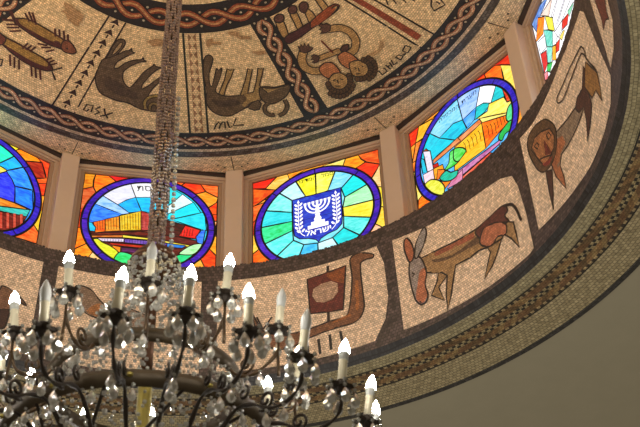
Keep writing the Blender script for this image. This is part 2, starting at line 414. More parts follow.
# plaited band: slanted brown bars either side of a row of small dark and pale checks
mb = MB(); NB = 300
def cell(r0, r1, a0, a1, sk, col):
    q_ = ((r0, a0), (r1, a0+sk), (r1, a1+sk), (r0, a1))
    mb.add([(r*math.sin(a), r*math.cos(a), zs(r)) for (r, a) in q_], [(0, 1, 2, 3)], col, [(a*1.12*S, r*S) for (r, a) in q_])
rs_ = [1.0765, 1.0835, 1.1035, 1.1115, 1.1195, 1.1395, 1.1465]
br_ = [(150, 116, 74), (132, 98, 64), (168, 140, 92), (116, 92, 60), (140, 106, 72)]
for i in range(NB):
    d_ = 2*PI/NB; a_ = i*d_
    for j, (u_, v_) in enumerate(zip(rs_[:-1], rs_[1:])):
        if j in (1, 4): cell(u_, v_, a_, a_+d_*1.0, d_*1.2*(1 if j == 1 else -1), br_[(i*7+j*3+(i//5)) % 5])
        else:
            off_ = {0: 0, 2: d_*1.2, 3: d_*1.2, 5: 0}[j]
            for h_ in (0, 1):
                c_ = [(44, 40, 38), (184, 168, 124)][(i+h_+j) % 2] if j in (2, 3) else [(190, 168, 122), (60, 48, 40)][h_]
                if j in (2, 3): c_ = [(44, 40, 38), (184, 168, 124)][(h_+j) % 2]
                cell(u_, v_, a_+off_+h_*d_/2, a_+off_+(h_+1)*d_/2, 0, c_)
struct(mb.build('trim_17', MOS))
mb = MB(); ring_flat(mb, 1.1465, zs(1.1465), 1.151, zs(1.151), (34, 30, 28)); struct(mb.build('trim_18', MOS))
mb = MB(); ring_flat(mb, 1.151, zs(1.151), 1.238, zs(1.238), (188, 174, 136)); struct(mb.build('trim_19', MOSB))
mb = MB(); ring_flat(mb, 1.238, zs(1.238), 1.2545, zs(1.2545), (52, 50, 48)); struct(mb.build('trim_20', MOSD))
# plaster ceiling with the round opening
mb = MB(); zc = zs(1.2545)+.002; n = 180; vs = []; fs = []
for i in range(n):
    a = 2*PI*i/n; vs.append((1.2545*math.sin(a), 1.2545*math.cos(a), zc)); vs.append((4*math.sin(a), 4*math.cos(a), zc-.0))
for i in range(n): j = (i+1) % n; fs.append((2*i, 2*i+1, 2*j+1, 2*j))
mb.add(vs, fs); struct(mb.build('ceiling', PLAST))

# ------------------------------------------------------------------ pillars
def azword(k): return k
PLAB = {0: 'beige square pillar left of the parliament window, right of the red columns window',
        1: 'beige square pillar between the parliament window and the menorah shield window',
        2: 'beige square pillar right of the menorah shield window, glowing orange on its side',
        3: 'beige square pillar at upper right with pink light down its side'}
for k in range(-1, 11):
    a = TH0+k*PI/6; Mx = Matrix.Rotation(-a, 4, 'Z')
    lab = PLAB.get(k, 'beige square pillar of the window ring, outside the picture')
    if k not in PLAB: grp = 'pillars beyond the picture edge'
    else: grp = 'pillars of the window ring'
    mb = MB(); hw, y0, y1, z0, z1 = .0299, 1.066, 1.16, 2.2475, zd(1.07)+.004
    # chamfered box
    ch = .0025; prof = [(-hw, y1), (-hw, y0+ch), (-hw+ch, y0), (hw-ch, y0), (hw, y0+ch), (hw, y1)]
    vs = [Mx @ Vector((x, y, z)) for z in (z0, z1) for (x, y) in prof]; m = len(prof)
    mb.add(vs, [(i, (i+1) % m, m+(i+1) % m, m+i) for i in range(m)]+[tuple(range(m))[::-1], tuple(range(m, 2*m))])
    o = mb.build('pillar', PILL, origin=Mx @ Vector((0, 1.1, z0)))
    o['label'] = lab; o['category'] = 'pillar'; o['group'] = grp

# ------------------------------------------------------------------ windows
ZC, RA, RB = 2.485, .2205, .2105      # oval: centre height, half axes
def oval(f=1.0, zc=ZC, n=64, a0=0, a1=2*PI, dr=0):
    return [((RA*f+dr)*math.cos(a0+(a1-a0)*i/n), zc+(RB*f+dr)*math.sin(a0+(a1-a0)*i/n)) for i in range(n)]
CW = .0056
class Glass(Art):
    def __init__(s, sf): super().__init__(sf, .0005, CW); s.lead = MB()
    def pane(s, pts, col, smooth=0, lw=None, local=False, line=True):
        p = pts if local else s.T(pts)
        if smooth: p = smooth_pts(p, True, smooth)
        p = [(max(-.2283, min(.2283, x)), max(2.2495, min(2.6905, z))) for x, z in p]
        s.off += .00006; poly2(s.mb, s.sf, p, col, s.off)
        if line: ribbon2(s.lead, s.sf, p, lw or s.lw, (20, 20, 20), s.off+.00003, True)
    def came(s, pts, w=None, local=False, smooth=0):
        p = pts if local else s.T(pts)
        if smooth: p = smooth_pts(p, False, smooth)
        ribbon2(s.lead, s.sf, p, w or s.lw, (20, 20, 20), s.off+.0001)
def ring_pane(g, zc=ZC, col=(76, 14, 178), col2=(82, 36, 190)):
    out = oval(1, zc); inn = oval(1, zc, dr=-.0235); n = len(out); m = MB()
    off = g.off+.0003
    for i in range(n):
        j = (i+1) % n
        m.add([g.sf.map(q, off) for q in (out[i], out[j], inn[j], inn[i])], [(0, 1, 2, 3)], col2 if i % 16 in (3, 4) else col, [g.sf.uv(q) for q in (out[i], out[j], inn[j], inn[i])])
    for q in (out, inn): ribbon2(g.lead, g.sf, q, CW*1.25, (20, 20, 20), off+.0002, True)
    for i in range(0, n, 8):
        ribbon2(g.lead, g.sf, [out[i], inn[i]], CW*.7, (20, 20, 20), off+.0001)
    return m
def text_mesh(body, size):
    cu = bpy.data.curves.new('t', 'FONT'); cu.body = body; cu.size = size; cu.align_x = 'CENTER'; cu.align_y = 'CENTER'; cu.resolution_u = 3
    ob = bpy.data.objects.new('t', cu); C.objects.link(ob); dg = bpy.context.evaluated_depsgraph_get(); dg.update()
    me = ob.evaluated_get(dg).to_mesh(); vs = [(v.co.x, v.co.y) for v in me.vertices]; fs = [tuple(p.vertices) for p in me.polygons]
    ob.evaluated_get(dg).to_mesh_clear(); bpy.data.objects.remove(ob); bpy.data.curves.remove(cu); return vs, fs
def lettering(sf, body, size, cx, cz, off, arcR=None, sx=1.0, bold=0):
    vs, fs = text_mesh(body, size); m = MB()
    def q(v):
        x = v[0]*sx
        if arcR: a = x/arcR; return (cx+(arcR+v[1])*math.sin(a), cz-arcR+(arcR+v[1])*math.cos(a))
        return (cx+x, cz+v[1])
    for (dx, dz) in ([(0, 0)] if not bold else [(0, 0), (bold, 0), (-bold, 0), (0, bold)]):
        qs = [q(v) for v in vs]; qs = [(a+dx, b+dz) for a, b in qs]
        m.add([sf.map(v, off+abs(dx)*.02+abs(dz)*.03) for v in qs], fs, (250, 250, 250), [sf.uv(v) for v in qs])
    return m
WHITEGL, mN, mL, mB = newmat('white_enamel_glass'); mB.inputs['Base Color'].default_value = (.5, .5, .5, 1); mB.inputs['Emission Color'].default_value = (.93, .95, 1, 1); mB.inputs['Emission Strength'].default_value = .95

def window_shell(k, n):
    """frame of one opening: outer stepped frame, inner bead"""
    sf = Win(k); w = bpy.data.objects.new('window_%d' % n, None); C.objects.link(w)
    org = sf.map((0, 2.25), 0); w.location = W(org); w['kind'] = 'structure'; ORG[w.name] = org
    def rect_ring(mb, x1, zt, zb, x0, z0t, A0, A1):
        # frame with outer half width x1 / top zt and inner x0 / z0t, front face at A0, back at A1
        fr = Win(k, A0)
        for (xa, xb, za, zb_) in ((-x1, -x0, zb, zt), (x0, x1, zb, zt), (-x0, x0, z0t, zt)):
            qs = [(xa, za), (xb, za), (xb, zb_), (xa, zb_)]
            f = [fr.map(q, 0) for q in qs]; b = [fr.map(q, A0-A1) for q in qs]
            mb.add(f+b, [(0, 1, 2, 3), (7, 6, 5, 4), (0, 4, 5, 1), (1, 5, 6, 2), (2, 6, 7, 3), (3, 7, 4, 0)])
    mb = MB(); rect_ring(mb, .284, 2.716, 2.248, .253, 2.7035, 1.0655, 1.10); part(mb, 'window_frame', FRAME, w)
    mb = MB(); rect_ring(mb, .2535, 2.704, 2.248, .2410, 2.697, 1.0725, 1.10); part(mb, 'window_sash', FRAME, w)
    mb = MB(); rect_ring(mb, .2412, 2.6985, 2.248, .2285, 2.6905, 1.0785, 1.10); part(mb, 'glazing_bead', simple_bead, w)
    # dark sheet painted in for the shadow gap between mosaic edge and frame head
    j = MB(); fr = Win(k, 1.05)
    j.add([fr.map(q, 0) for q in ((-.281, zd(1.05)-.0005), (.281, zd(1.05)-.0005))]+[Win(k, 1.066).map(q, 0) for q in ((.286, 2.716), (-.286, 2.716))], [(0, 1, 2, 3)])
    part(j, 'painted_shadow_gap', GAPSHADE, w)
    bk = MB(); fr = Win(k, 1.102); bk.add([fr.map(q, 0) for q in ((-.3, 2.24), (.3, 2.24), (.3, 2.75), (-.3, 2.75))], [(0, 1, 2, 3)])
    part(bk, 'light_block', LEAD, w)  # opaque sheet added behind the glass to stop world light leaking in
    return sf
simple_bead = simple('frame_bead', (160, 132, 108), .5)
GAPSHADE = simple('shadow_gap_tone', (60, 48, 42), .8)
def glass_thing(k, label, group='stained glass panels of the window ring'):
    sf = Win(k); t = thing('stained_glass_panel', label, 'stained glass', sf.map((0, 2.25), 0), group)
    return sf, t, Glass(sf)
def base_rect(g, col): g.pane([(-.2283, 2.2495), (.2283, 2.2495), (.2283, 2.6905), (-.2283, 2.6905)], col, local=True)
def sunburst(g, zc, lines, cols, inner_pts=None):
    """panes between successive came lines (outer,inner), outer end pushed under the oval ring"""
    n = len(lines)
    L = [(g.sf.inv(o), g.sf.inv(i)) for o, i in lines]
    ang = [math.atan2((o[1]-zc)/RB, o[0]/RA) for o, i in L]
    for i in range(n):
        j = (i+1) % n; a0, a1 = ang[i], ang[j]
        while a1 > a0+1e-6: a1 -= 2*PI
        arc = [(RA*.96*math.cos(a0+(a1-a0)*q/8), zc+RB*.96*math.sin(a0+(a1-a0)*q/8)) for q in range(9)]
        g.pane([L[i][1]]+arc+[L[j][1]], cols[i], local=True)
def finish_glass(g, t, corner, ring, names=('corner_glass', 'picture_glass', 'oval_border'), GLS=GLS):
    part(corner, names[0], GLS, t); part(g.mb, names[1], GLS, t)
    if ring: part(ring, names[2], GLS, t)
    part(g.lead, 'lead_came', LEAD, t)
AMB = (228, 150, 30); ORG_ = (246, 138, 18); ORR = (232, 84, 18)
def clip_oval(pts, g, f=.965, zc=ZC):
    return pts

# --- generic windows around the ring (unseen; glow boosted far above the visible panes to light the mosaics)
wn = 0
for k in list(range(4, 11)):
    wn += 1; window_shell(k, wn)
    sf, t, g = glass_thing(k, 'orange bordered stained glass panel outside the picture, blue oval in it', 'stained glass panels beyond the picture edge')
    base_rect(g, AMB); 
    for i in range(12):
        a0, a1 = 2*PI*i/12, 2*PI*(i+1)/12
        g.pane([(.23*math.cos(a0)*.9, ZC+.22*math.sin(a0)*.9), (.34*math.cos(a0), ZC+.32*math.sin(a0)), (.34*math.cos(a1), ZC+.32*math.sin(a1)), (.23*math.cos(a1)*.9, ZC+.22*math.sin(a1)*.9)], [(250, 220, 150), (248, 180, 90), (250, 232, 180)][i % 3], local=True)
    corner = g.mb; g.mb = MB(); ring = ring_pane(g)
    cols = [(250, 232, 190), (170, 210, 235), (250, 244, 224), (246, 214, 140)]
    for i in range(16):
        a0, a1 = 2*PI*i/16, 2*PI*(i+1)/16
        g.pane([(0, ZC), (.205*math.cos(a0), ZC+.196*math.sin(a0)), (.205*math.cos(a1), ZC+.196*math.sin(a1))], cols[i % 4], local=True)
    finish_glass(g, t, corner, ring, GLS=GLSBOOST)

# --- window with the flat-roofed parliament building
wn += 1; window_shell(0, wn)
sf, t, g = glass_thing(0, 'stained glass oval showing a flat roofed parliament building behind the chandelier chain')
base_rect(g, (240, 140, 40))
a = lambda pts: P(72, 165, 8, pts); b = lambda pts: P(142, 165, 8, pts); c = lambda pts: P(72, 215, 8, pts); d = lambda pts: P(142, 215, 8, pts)
for pts, col in [(a([(60, 30), (195, 40), (175, 120), (170, 175), (60, 190)]), (226, 156, 36)), (a([(195, 40), (300, 50), (400, 170), (190, 235), (170, 175), (175, 120)]), (247, 140, 18)),
        (a([(300, 40), (640, 60), (640, 120), (360, 140)]), (226, 24, 30)), (a([(40, 190), (170, 175), (200, 235), (90, 360), (30, 350)]), (216, 112, 60)),
        (a([(30, 345), (100, 355), (90, 460), (20, 460)]), (206, 76, 22)),
        (b([(150, 100), (345, 120), (300, 190), (200, 180)]), (247, 130, 40)), (b([(345, 130), (470, 145), (510, 215), (420, 250), (280, 190)]), (236, 78, 16)),
        (b([(470, 140), (620, 150), (620, 265), (510, 215)]), (243, 128, 56)), (b([(510, 215), (620, 265), (600, 300), (525, 365), (410, 240)]), (240, 168, 50)),
        (b([(600, 300), (620, 460), (520, 470), (515, 355)]), (240, 92, 22)),
        (c([(20, -20), (90, -20), (90, 100), (20, 100)]), (206, 70, 20)), (c([(20, 100), (90, 100), (130, 235), (-10, 270)]), (247, 142, 20)),
        (c([(-10, 270), (115, 230), (185, 300), (130, 350), (-10, 350)]), (250, 168, 50)), (c([(165, 295), (300, 400), (125, 350)]), (248, 205, 140)),
        (d([(540, 0), (600, 0), (600, 50), (545, 55)]), (238, 90, 25)), (d([(545, 55), (600, 55), (585, 170), (540, 160)]), (246, 184, 130)),
        (d([(540, 170), (600, 175), (600, 330), (520, 270)]), (246, 182, 60)), (d([(530, 265), (600, 330), (590, 460), (500, 440), (450, 345)]), (228, 82, 18)),
        (d([(460, 340), (510, 440), (300, 440)]), (246, 184, 76))]:
    g.pane(pts, col)
corner = g.mb; g.mb = MB()
g.pane(oval(.965), (50, 208, 232), local=True)
for pts, col in [(a([(235, 240), (465, 140), (510, 260), (365, 320)]), (226, 226, 236)), (a([(465, 140), (660, 135), (655, 262), (510, 262)]), (236, 236, 238)),
        (a([(365, 320), (440, 280), (510, 262), (555, 375), (455, 385)]), (16, 186, 236)), (a([(510, 262), (645, 262), (628, 385), (555, 372)]), (24, 200, 236)),
        (a([(230, 240), (365, 320), (460, 388), (390, 400), (175, 310)]), (170, 208, 250)), (a([(175, 310), (400, 398), (300, 450), (110, 470), (125, 380)]), (66, 148, 240)),
        (b([(220, 180), (325, 240), (215, 335)]), (60, 222, 226)), (b([(325, 238), (412, 305), (205, 395), (212, 330)]), (222, 246, 246)),
        (b([(412, 302), (470, 385), (300, 424), (205, 440), (208, 395)]), (24, 224, 236)), (d([(235, 40), (500, -20), (515, 130), (440, 110)]), (38, 218, 230)),
        # blocks of the building
        (c([(125, 135), (555, 120), (700, 150), (900, 190), (1030, 215), (980, 330), (850, 430), (620, 420), (420, 330), (200, 230)]), (112, 36, 32)),
        (c([(170, 60), (265, 40), (265, 135), (185, 145)]), (238, 120, 30)), (c([(265, 38), (380, 12), (385, 130), (265, 135)]), (232, 160, 50)),
        (c([(380, 10), (552, -28), (552, 125), (385, 130)]), (232, 200, 60)),
        (c([(552, -28), (700, 20), (700, 130), (552, 125)]), (196, 84, 80)), (d([(60, 5), (470, 120), (440, 200), (60, 150)]), (88, 18, 22)),
        (d([(345, 88), (465, 125), (430, 195), (295, 172)]), (228, 52, 44)), (d([(430, 180), (470, 130), (508, 122), (485, 240), (440, 225)]), (70, 142, 236)),
        (c([(115, 55), (160, 65), (190, 105), (182, 135), (125, 130)]), (20, 196, 228)),
        (c([(135, 150), (552, 135), (700, 158), (700, 178), (410, 163), (142, 168)]), (122, 40, 26)),
        (c([(142, 168), (405, 163), (402, 185), (160, 184)]), (214, 136, 62)), (c([(405, 163), (640, 192), (960, 250), (940, 262), (630, 206), (405, 186)]), (236, 220, 90)),
        (c([(200, 188), (415, 193), (412, 222), (240, 216)]), (226, 214, 230)), (c([(420, 195), (640, 212), (760, 232), (740, 258), (420, 226)]), (118, 84, 176)),
        (c([(290, 224), (600, 250), (760, 262), (740, 290), (320, 246)]), (196, 56, 22)), (c([(390, 262), (590, 280), (740, 300), (720, 330), (400, 302)]), (98, 34, 96)),
        (c([(320, 248), (390, 260), (385, 304), (340, 290)]), (242, 152, 30)), (c([(480, 308), (640, 328), (740, 340), (730, 360), (520, 352)]), (206, 76, 22)),
        (d([(200, 232), (348, 250), (320, 272), (200, 262)]), (50, 142, 214))]:
    g.pane(pts, col, lw=.0038)
for pts, col in [(c([(160, 205), (205, 195), (245, 225), (310, 255), (370, 305), (330, 360), (240, 320), (190, 260)]), (222, 226, 66)),
        (c([(330, 375), (375, 305), (440, 310), (485, 330), (520, 370), (560, 420), (400, 440)]), (56, 220, 132)), (d([(170, 320), (240, 310), (235, 400), (170, 420)]), (40, 184, 100)),
        (d([(225, 420), (250, 350), (310, 320), (410, 320), (350, 370), (280, 430)]), (40, 214, 140)), (d([(295, 315), (365, 262), (420, 240), (480, 240), (440, 300), (390, 325)]), (192, 236, 186))]:
    g.pane(pts, col, smooth=2, lw=.0038)
for x in range(200, 545, 22):   # colonnade gaps
    y0 = 48-(x-180)*.21; g.came(c([(x, y0+14), (x+3, 122)]), .0016)
for x in range(240, 620, 22): g.came(c([(x, 194+(x-240)*.05), (x, 218+(x-240)*.07)]), .0011)
for x in range(345, 450, 22): g.came(d([(x-25, 120), (x-35, 175)]), .0016)
for x in range(565, 700, 26): g.came(c([(x, 15), (x, 110)]), .0015)
ring = ring_pane(g)
finish_glass(g, t, corner, ring)
tx = lettering(sf, 'תסנכה', .038, .006, 2.645, g.off+.0006, arcR=.4); part(tx, 'lettering', LEAD, t)

# --- window with the menorah shield
wn += 1; window_shell(1, wn)
sf, t, g = glass_thing(1, 'stained glass oval with blue shield bearing white menorah and olive branches')
base_rect(g, (240, 170, 60))
a = lambda pts: P(250, 145, 8, pts); b = lambda pts: P(310, 145, 8, pts); c = lambda pts: P(250, 190, 5.61, pts); d = lambda pts: P(310, 190, 5.61, pts)
for pts, col in [(a([(0, 290), (215, 240), (205, 290), (125, 350), (0, 360)]), (232, 50, 18)), (a([(0, 360), (190, 358), (240, 440), (0, 440)]), (226, 96, 18)),
        (a([(215, 245), (300, 215), (330, 280), (200, 370), (125, 350)]), (246, 200, 104)), (a([(300, 225), (460, 180), (315, 275)]), (240, 160, 36)),
        (c([(0, 0), (150, 0), (60, 70), (0, 100)]), (226, 100, 18)), (c([(0, 98), (90, 68), (60, 160), (0, 190)]), (238, 126, 56)), (c([(0, 190), (50, 150), (50, 260), (0, 262)]), (232, 92, 42)),
        (c([(0, 260), (50, 252), (80, 320), (0, 366)]), (250, 204, 80)), (c([(0, 366), (70, 318), (220, 430), (0, 450)]), (236, 122, 28)),
        (b([(100, 170), (285, 110), (262, 180)]), (246, 222, 124)), (b([(285, 110), (390, 80), (445, 135), (370, 190), (262, 175)]), (242, 168, 30)),
        (b([(385, 80), (570, 30), (570, 155), (450, 138), (410, 115)]), (226, 108, 36)), (b([(370, 185), (445, 138), (570, 152), (500, 280), (440, 240)]), (232, 70, 16)),
        (b([(560, 160), (590, 360), (520, 345), (490, 275)]), (246, 208, 150)), (d([(360, -20), (420, -20), (430, 95), (370, 85)]), (246, 222, 76)),
        (d([(370, 88), (425, 95), (450, 200), (405, 214), (345, 180)]), (246, 212, 84)), (d([(345, 180), (410, 212), (300, 260), (300, 240)]), (246, 190, 150))]:
    g.pane(pts, col)
corner = g.mb; g.mb = MB()
zc1 = 2.468
LN = [((295.6, 181.3), (305.6, 196.9)), ((315.6, 172.5), (316.3, 195)), ((335.6, 170.6), (328, 191)), ((353.8, 174.4), (341.3, 188.8)), ((366.9, 185), (345, 197.5)), ((373.3, 200.3), (343, 207.8)), ((370.6, 217.6), (343.9, 216.7)), ((358, 234.6), (343.9, 228)), ((337.6, 244.4), (332.8, 238)), ((318.6, 251.5), (318, 243.5)), ((300, 256), (304, 245)), ((278.5, 255), (293.7, 240.8)), ((266.4, 243.5), (292.8, 231)), ((261.6, 228), (292.8, 221.7)), ((266.4, 211.4), (292.4, 212.8)), ((279.4, 193.6), (292.4, 201))]
CL = [(238, 232, 66), (246, 242, 122), (150, 222, 246), (8, 226, 226), (184, 242, 194), (246, 228, 88), (116, 230, 226), (8, 220, 222), (206, 242, 246), (88, 200, 236), (130, 236, 236), (120, 236, 230), (66, 226, 160), (66, 220, 226), (150, 236, 230), (204, 236, 246)]
g.pane(oval(.965, zc1), (150, 225, 235), local=True, line=False)
sunburst(g, zc1, LN, CL)
# shield
sh = [(-.084, 2.562), (.088, 2.562), (.088, 2.44), (.084, 2.405), (.066, 2.386), (.035, 2.378), (.01, 2.366), (.003, 2.352), (-.006, 2.366), (-.03, 2.378), (-.062, 2.386), (-.08, 2.405), (-.084, 2.44)]
g.pane(sh, (38, 78, 196), local=True, lw=.004)
g.came([(-.084, 2.462), (.088, 2.462)], .0016, local=True)
ring = ring_pane(g, zc1)
finish_glass(g, t, corner, ring)
so = g.off+.0004
m = MB(); cx, zj = .003, 2.522   # menorah
def arcl(R, n=14): return [(cx+R*math.cos(PI+PI*i/n), zj+R*.98*math.sin(PI+PI*i/n)) for i in range(n+1)]
for R in (.0425, .0285, .0145): ribbon2(m, sf, arcl(R), .0062, (250,)*3, so); 
for R in (.0425, .0285, .0145, 0):
    for s_ in (-1, 1): poly2(m, sf, [(cx+s_*R-.0042, zj), (cx+s_*R+.0042, zj), (cx+s_*R+.0055, zj+.011), (cx+s_*R-.0055, zj+.011)], (250,)*3, so+.0001)
ribbon2(m, sf, [(cx, zj), (cx, 2.462)], .0085, (250,)*3, so)
for (z, r) in ((2.500, .0075), (2.486, .0085), (2.472, .0095)): poly2(m, sf, [(cx+r*math.cos(q), z+r*.7*math.sin(q)) for q in [i*.785 for i in range(8)]], (250,)*3, so+.0001)
for (x, z, h) in ((.012, 2.450, .014), (.024, 2.438, .012), (.036, 2.423, .016)): poly2(m, sf, [(cx-x, z-h/2), (cx+x, z-h/2), (cx+x, z+h/2), (cx-x, z+h/2)], (250,)*3, so)
poly2(m, sf, [(cx-.014, 2.452), (cx+.014, 2.452), (cx+.006, 2.468), (cx-.006, 2.468)], (250,)*3, so+.0001)
part(m, 'menorah_emblem', WHITEGL, t)
for s_ in (-1, 1):
    m = MB(); bx = cx+s_*.066
    stem = [(cx+s_*.046, 2.392), (cx+s_*.060, 2.408), (bx, 2.44), (bx+s_*.001, 2.49), (bx, 2.545)]
    ribbon2(m, sf, smooth_pts(stem, False, 2), .003, (250,)*3, so)
    for i in range(8):
        z = 2.418+i*.0165
        for q in (-1, 1):
            c0 = (bx-s_*(.006 if z < 2.43 else 0)+q*.0085, z); an = rad(90-q*38)
            poly2(m, sf, [(c0[0]+.0085*math.cos(w_)*math.cos(an)-.0042*math.sin(w_)*math.sin(an), c0[1]+.0085*math.cos(w_)*math.sin(an)+.0042*math.sin(w_)*math.cos(an)) for w_ in [j*PI/4 for j in range(8)]], (250,)*3, so+.0001)
    poly2(m, sf, [(bx-.005, 2.542), (bx+.005, 2.542), (bx, 2.556)], (250,)*3, so+.0001)
    part(m, 'olive_branch', WHITEGL, t)
part(lettering(sf, 'לארשי', .034, cx, 2.398, so, arcR=-.30, sx=1.05, bold=.0008), 'lettering', WHITEGL, t)['label'] = 'white lettering along the foot of the shield'
tc = [sf.inv((306.8, 180.8)), sf.inv((327.8, 175))]
part(lettering(sf, 'הנידמה', .0235, tc[0][0], tc[0][1], so), 'inscription', LEAD, t)
part(lettering(sf, 'למס', .0235, tc[1][0], tc[1][1], so), 'inscription', LEAD, t)

# --- window with the stone building, trees and minaret
wn += 1; window_shell(2, wn)
sf, t, g = glass_thing(2, 'stained glass oval showing yellow arched stone building with green trees and minaret')
base_rect(g, (245, 170, 60))
e = lambda pts: P(400, 120, 4.745, pts); f_ = lambda pts: P(400, 50, 4.745, pts); G = lambda pts: P(455, 50, 6.1, pts); h = lambda pts: P(455, 110, 6.1, pts)
for pts, col in [(e([(30, 60), (90, 30), (75, 110), (40, 140)]), (236, 66, 18)), (e([(90, 30), (180, -20), (150, 60), (75, 110)]), (246, 192, 60)),
        (e([(75, 110), (140, 75), (115, 170), (50, 215)]), (238, 156, 76)), (e([(50, 212), (110, 170), (100, 235), (60, 252)]), (244, 140, 40)),
        (e([(62, 252), (100, 240), (125, 350), (85, 385)]), (246, 222, 120)), (e([(85, 430), (88, 382), (120, 340), (210, 400), (150, 430)]), (246, 142, 30)),
        (f_([(150, 330), (240, 240), (250, 280), (175, 335)]), (246, 152, 30)), (G([(60, 230), (180, 140), (210, 185), (90, 225)]), (236, 92, 18)),
        (G([(180, 148), (245, 92), (282, 88), (300, 190), (195, 190)]), (242, 132, 28)), (G([(240, 95), (335, 20), (350, 92), (280, 92)]), (222, 58, 18)),
        (G([(280, 92), (350, 92), (400, 250), (360, 240), (300, 185)]), (250, 222, 110))]:
    g.pane(pts, col)
corner = g.mb; g.mb = MB()
g.pane(oval(.965), (110, 196, 242), local=True)
G2 = lambda pts: P(390, 40, 2.371, pts)
for pts, col in [(G2([(70, 300), (82, 235), (100, 210), (120, 232), (156, 237), (112, 275), (90, 300)]), (8, 210, 228)), (G2([(95, 222), (125, 165), (160, 130), (173, 190), (150, 199), (118, 233)]), (150, 216, 242)),
        (G2([(158, 132), (215, 105), (213, 130), (205, 160), (173, 190)]), (172, 204, 246)), (G2([(215, 105), (258, 100), (250, 120), (240, 150), (205, 160)]), (248, 250, 254)),
        (G2([(254, 100), (285, 120), (272, 150), (240, 150)]), (30, 208, 214)), (G2([(118, 233), (150, 199), (173, 190), (182, 210), (156, 238)]), (10, 204, 226)),
        (G2([(173, 190), (205, 160), (202, 188), (184, 210)]), (104, 184, 240)), (G2([(205, 160), (222, 150), (240, 150), (225, 172), (202, 190)]), (20, 204, 206)),
        (h([(0, 190), (150, 58), (170, 78), (0, 235)]), (228, 154, 104)), (e([(160, 190), (275, 85), (290, 100), (160, 210)]), (228, 154, 104)),
        (h([(150, 50), (200, 15), (320, -20), (325, 32), (168, 82)]), (246, 232, 140)), (G([(210, 330), (300, 288), (322, 320), (352, 308), (345, 380), (240, 400), (130, 425), (200, 375)]), (250, 232, 130)),
        (G([(288, 235), (330, 262), (350, 305), (318, 318)]), (224, 84, 40)),
        (h([(0, 232), (165, 80), (192, 236), (0, 380)]), (246, 198, 58)), (h([(165, 80), (320, 32), (330, 80), (280, 130), (192, 236)]), (242, 134, 20)),
        (h([(-20, 405), (285, 178), (275, 210), (0, 440)]), (204, 142, 186)), (h([(10, 440), (215, 262), (230, 262), (60, 440)]), (232, 124, 100)),
        (e([(112, 150), (146, 148), (162, 235), (132, 248)]), (226, 220, 232)), (e([(112, 150), (125, 138), (146, 148)]), (190, 90, 50)), (e([(98, 180), (118, 190), (132, 248), (110, 255)]), (20, 200, 222)),
        (e([(112, 262), (160, 235), (168, 290), (120, 305)]), (238, 214, 222)), (e([(160, 235), (205, 212), (212, 236), (178, 290), (168, 288)]), (242, 176, 50)),
        (e([(158, 216), (182, 204), (188, 220), (164, 232)]), (206, 40, 30)), (e([(182, 236), (218, 236), (200, 272), (176, 290)]), (232, 132, 40)),
        (e([(245, 290), (300, 235), (300, 290), (225, 330)]), (216, 150, 180)), (e([(205, 290), (250, 285), (215, 330), (195, 330)]), (240, 150, 40))]:
    g.pane(pts, col, lw=.0044)
for i in range(5): g.came(h([(55+i*22, 200-i*18), (66+i*22, 215-i*18), (75+i*22, 262-i*18)]), .0022)
for i in range(3): g.came(h([(195+i*22, 95-i*8), (205+i*22, 110-i*8), (212+i*22, 160-i*8)]), .0022)
for i in range(3): g.came(h([(258+i*20, 55-i*6), (270+i*20, 110-i*14)]), .002)
for pts, col in [(e([(215, 240), (235, 205), (240, 155), (270, 138), (300, 150), (285, 195), (250, 225)]), (112, 222, 122)), (h([(0, 240), (48, 232), (72, 250), (50, 285), (20, 318), (-5, 300)]), (120, 222, 120)),
        (e([(192, 275), (222, 242), (245, 250), (278, 240), (270, 270), (240, 290), (205, 292)]), (18, 190, 162)), (e([(122, 312), (150, 285), (190, 290), (215, 320), (205, 365), (160, 350)]), (226, 226, 96)),
        (G([(325, 360), (350, 325), (375, 340), (372, 440), (318, 430)]), (92, 216, 150)), (h([(270, 180), (278, 145), (330, 75), (362, 62), (350, 115), (310, 150), (292, 188)]), (28, 190, 102))]:
    g.pane(pts, col, smooth=2, lw=.0046)
ring = ring_pane(g, col=(56, 32, 186), col2=(52, 56, 200))
finish_glass(g, t, corner, ring)
part(lettering(sf, 'תרעמ', .027, *sf.inv((469.8, 97.5)), g.off+.0006, arcR=.3), 'lettering', LEAD, t)
part(lettering(sf, 'הלפכמה', .026, *sf.inv((449.5, 113.5)), g.off+.0006, arcR=.25), 'inscription', LEAD, t)

# --- far left window with red columns
wn += 1; window_shell(-1, wn)
sf, t, g = glass_thing(-1, 'stained glass oval at left edge with blue dome and red columns')
base_rect(g, (245, 160, 50))
a = lambda pts: P(0, 130, 7.117, pts); b = lambda pts: P(0, 185, 7.117, pts)
for pts, col in [(a([(-200, -30), (150, 110), (110, 150), (-20, 60)]), (250, 226, 56)), (a([(145, 110), (270, 165), (298, 232), (170, 225), (100, 150)]), (250, 160, 18)),
        (a([(265, 165), (370, 200), (345, 360), (298, 235)]), (238, 96, 42)), (a([(170, 220), (298, 232), (328, 350), (230, 350)]), (186, 52, 14)), (a([(230, 345), (350, 350), (340, 440), (250, 440)]), (242, 114, 40)),
        (b([(240, -10), (330, -10), (315, 78), (250, 78)]), (238, 84, 28)), (b([(250, 76), (320, 80), (300, 190), (260, 180)]), (246, 172, 50)), (b([(265, 180), (305, 190), (270, 340), (205, 265)]), (250, 204, 60)),
        (b([(225, 262), (275, 340), (260, 420), (60, 360), (110, 320)]), (232, 122, 50))]:
    g.pane(pts, col)
corner = g.mb; g.mb = MB()
g.pane(oval(.965), (60, 170, 240), local=True)
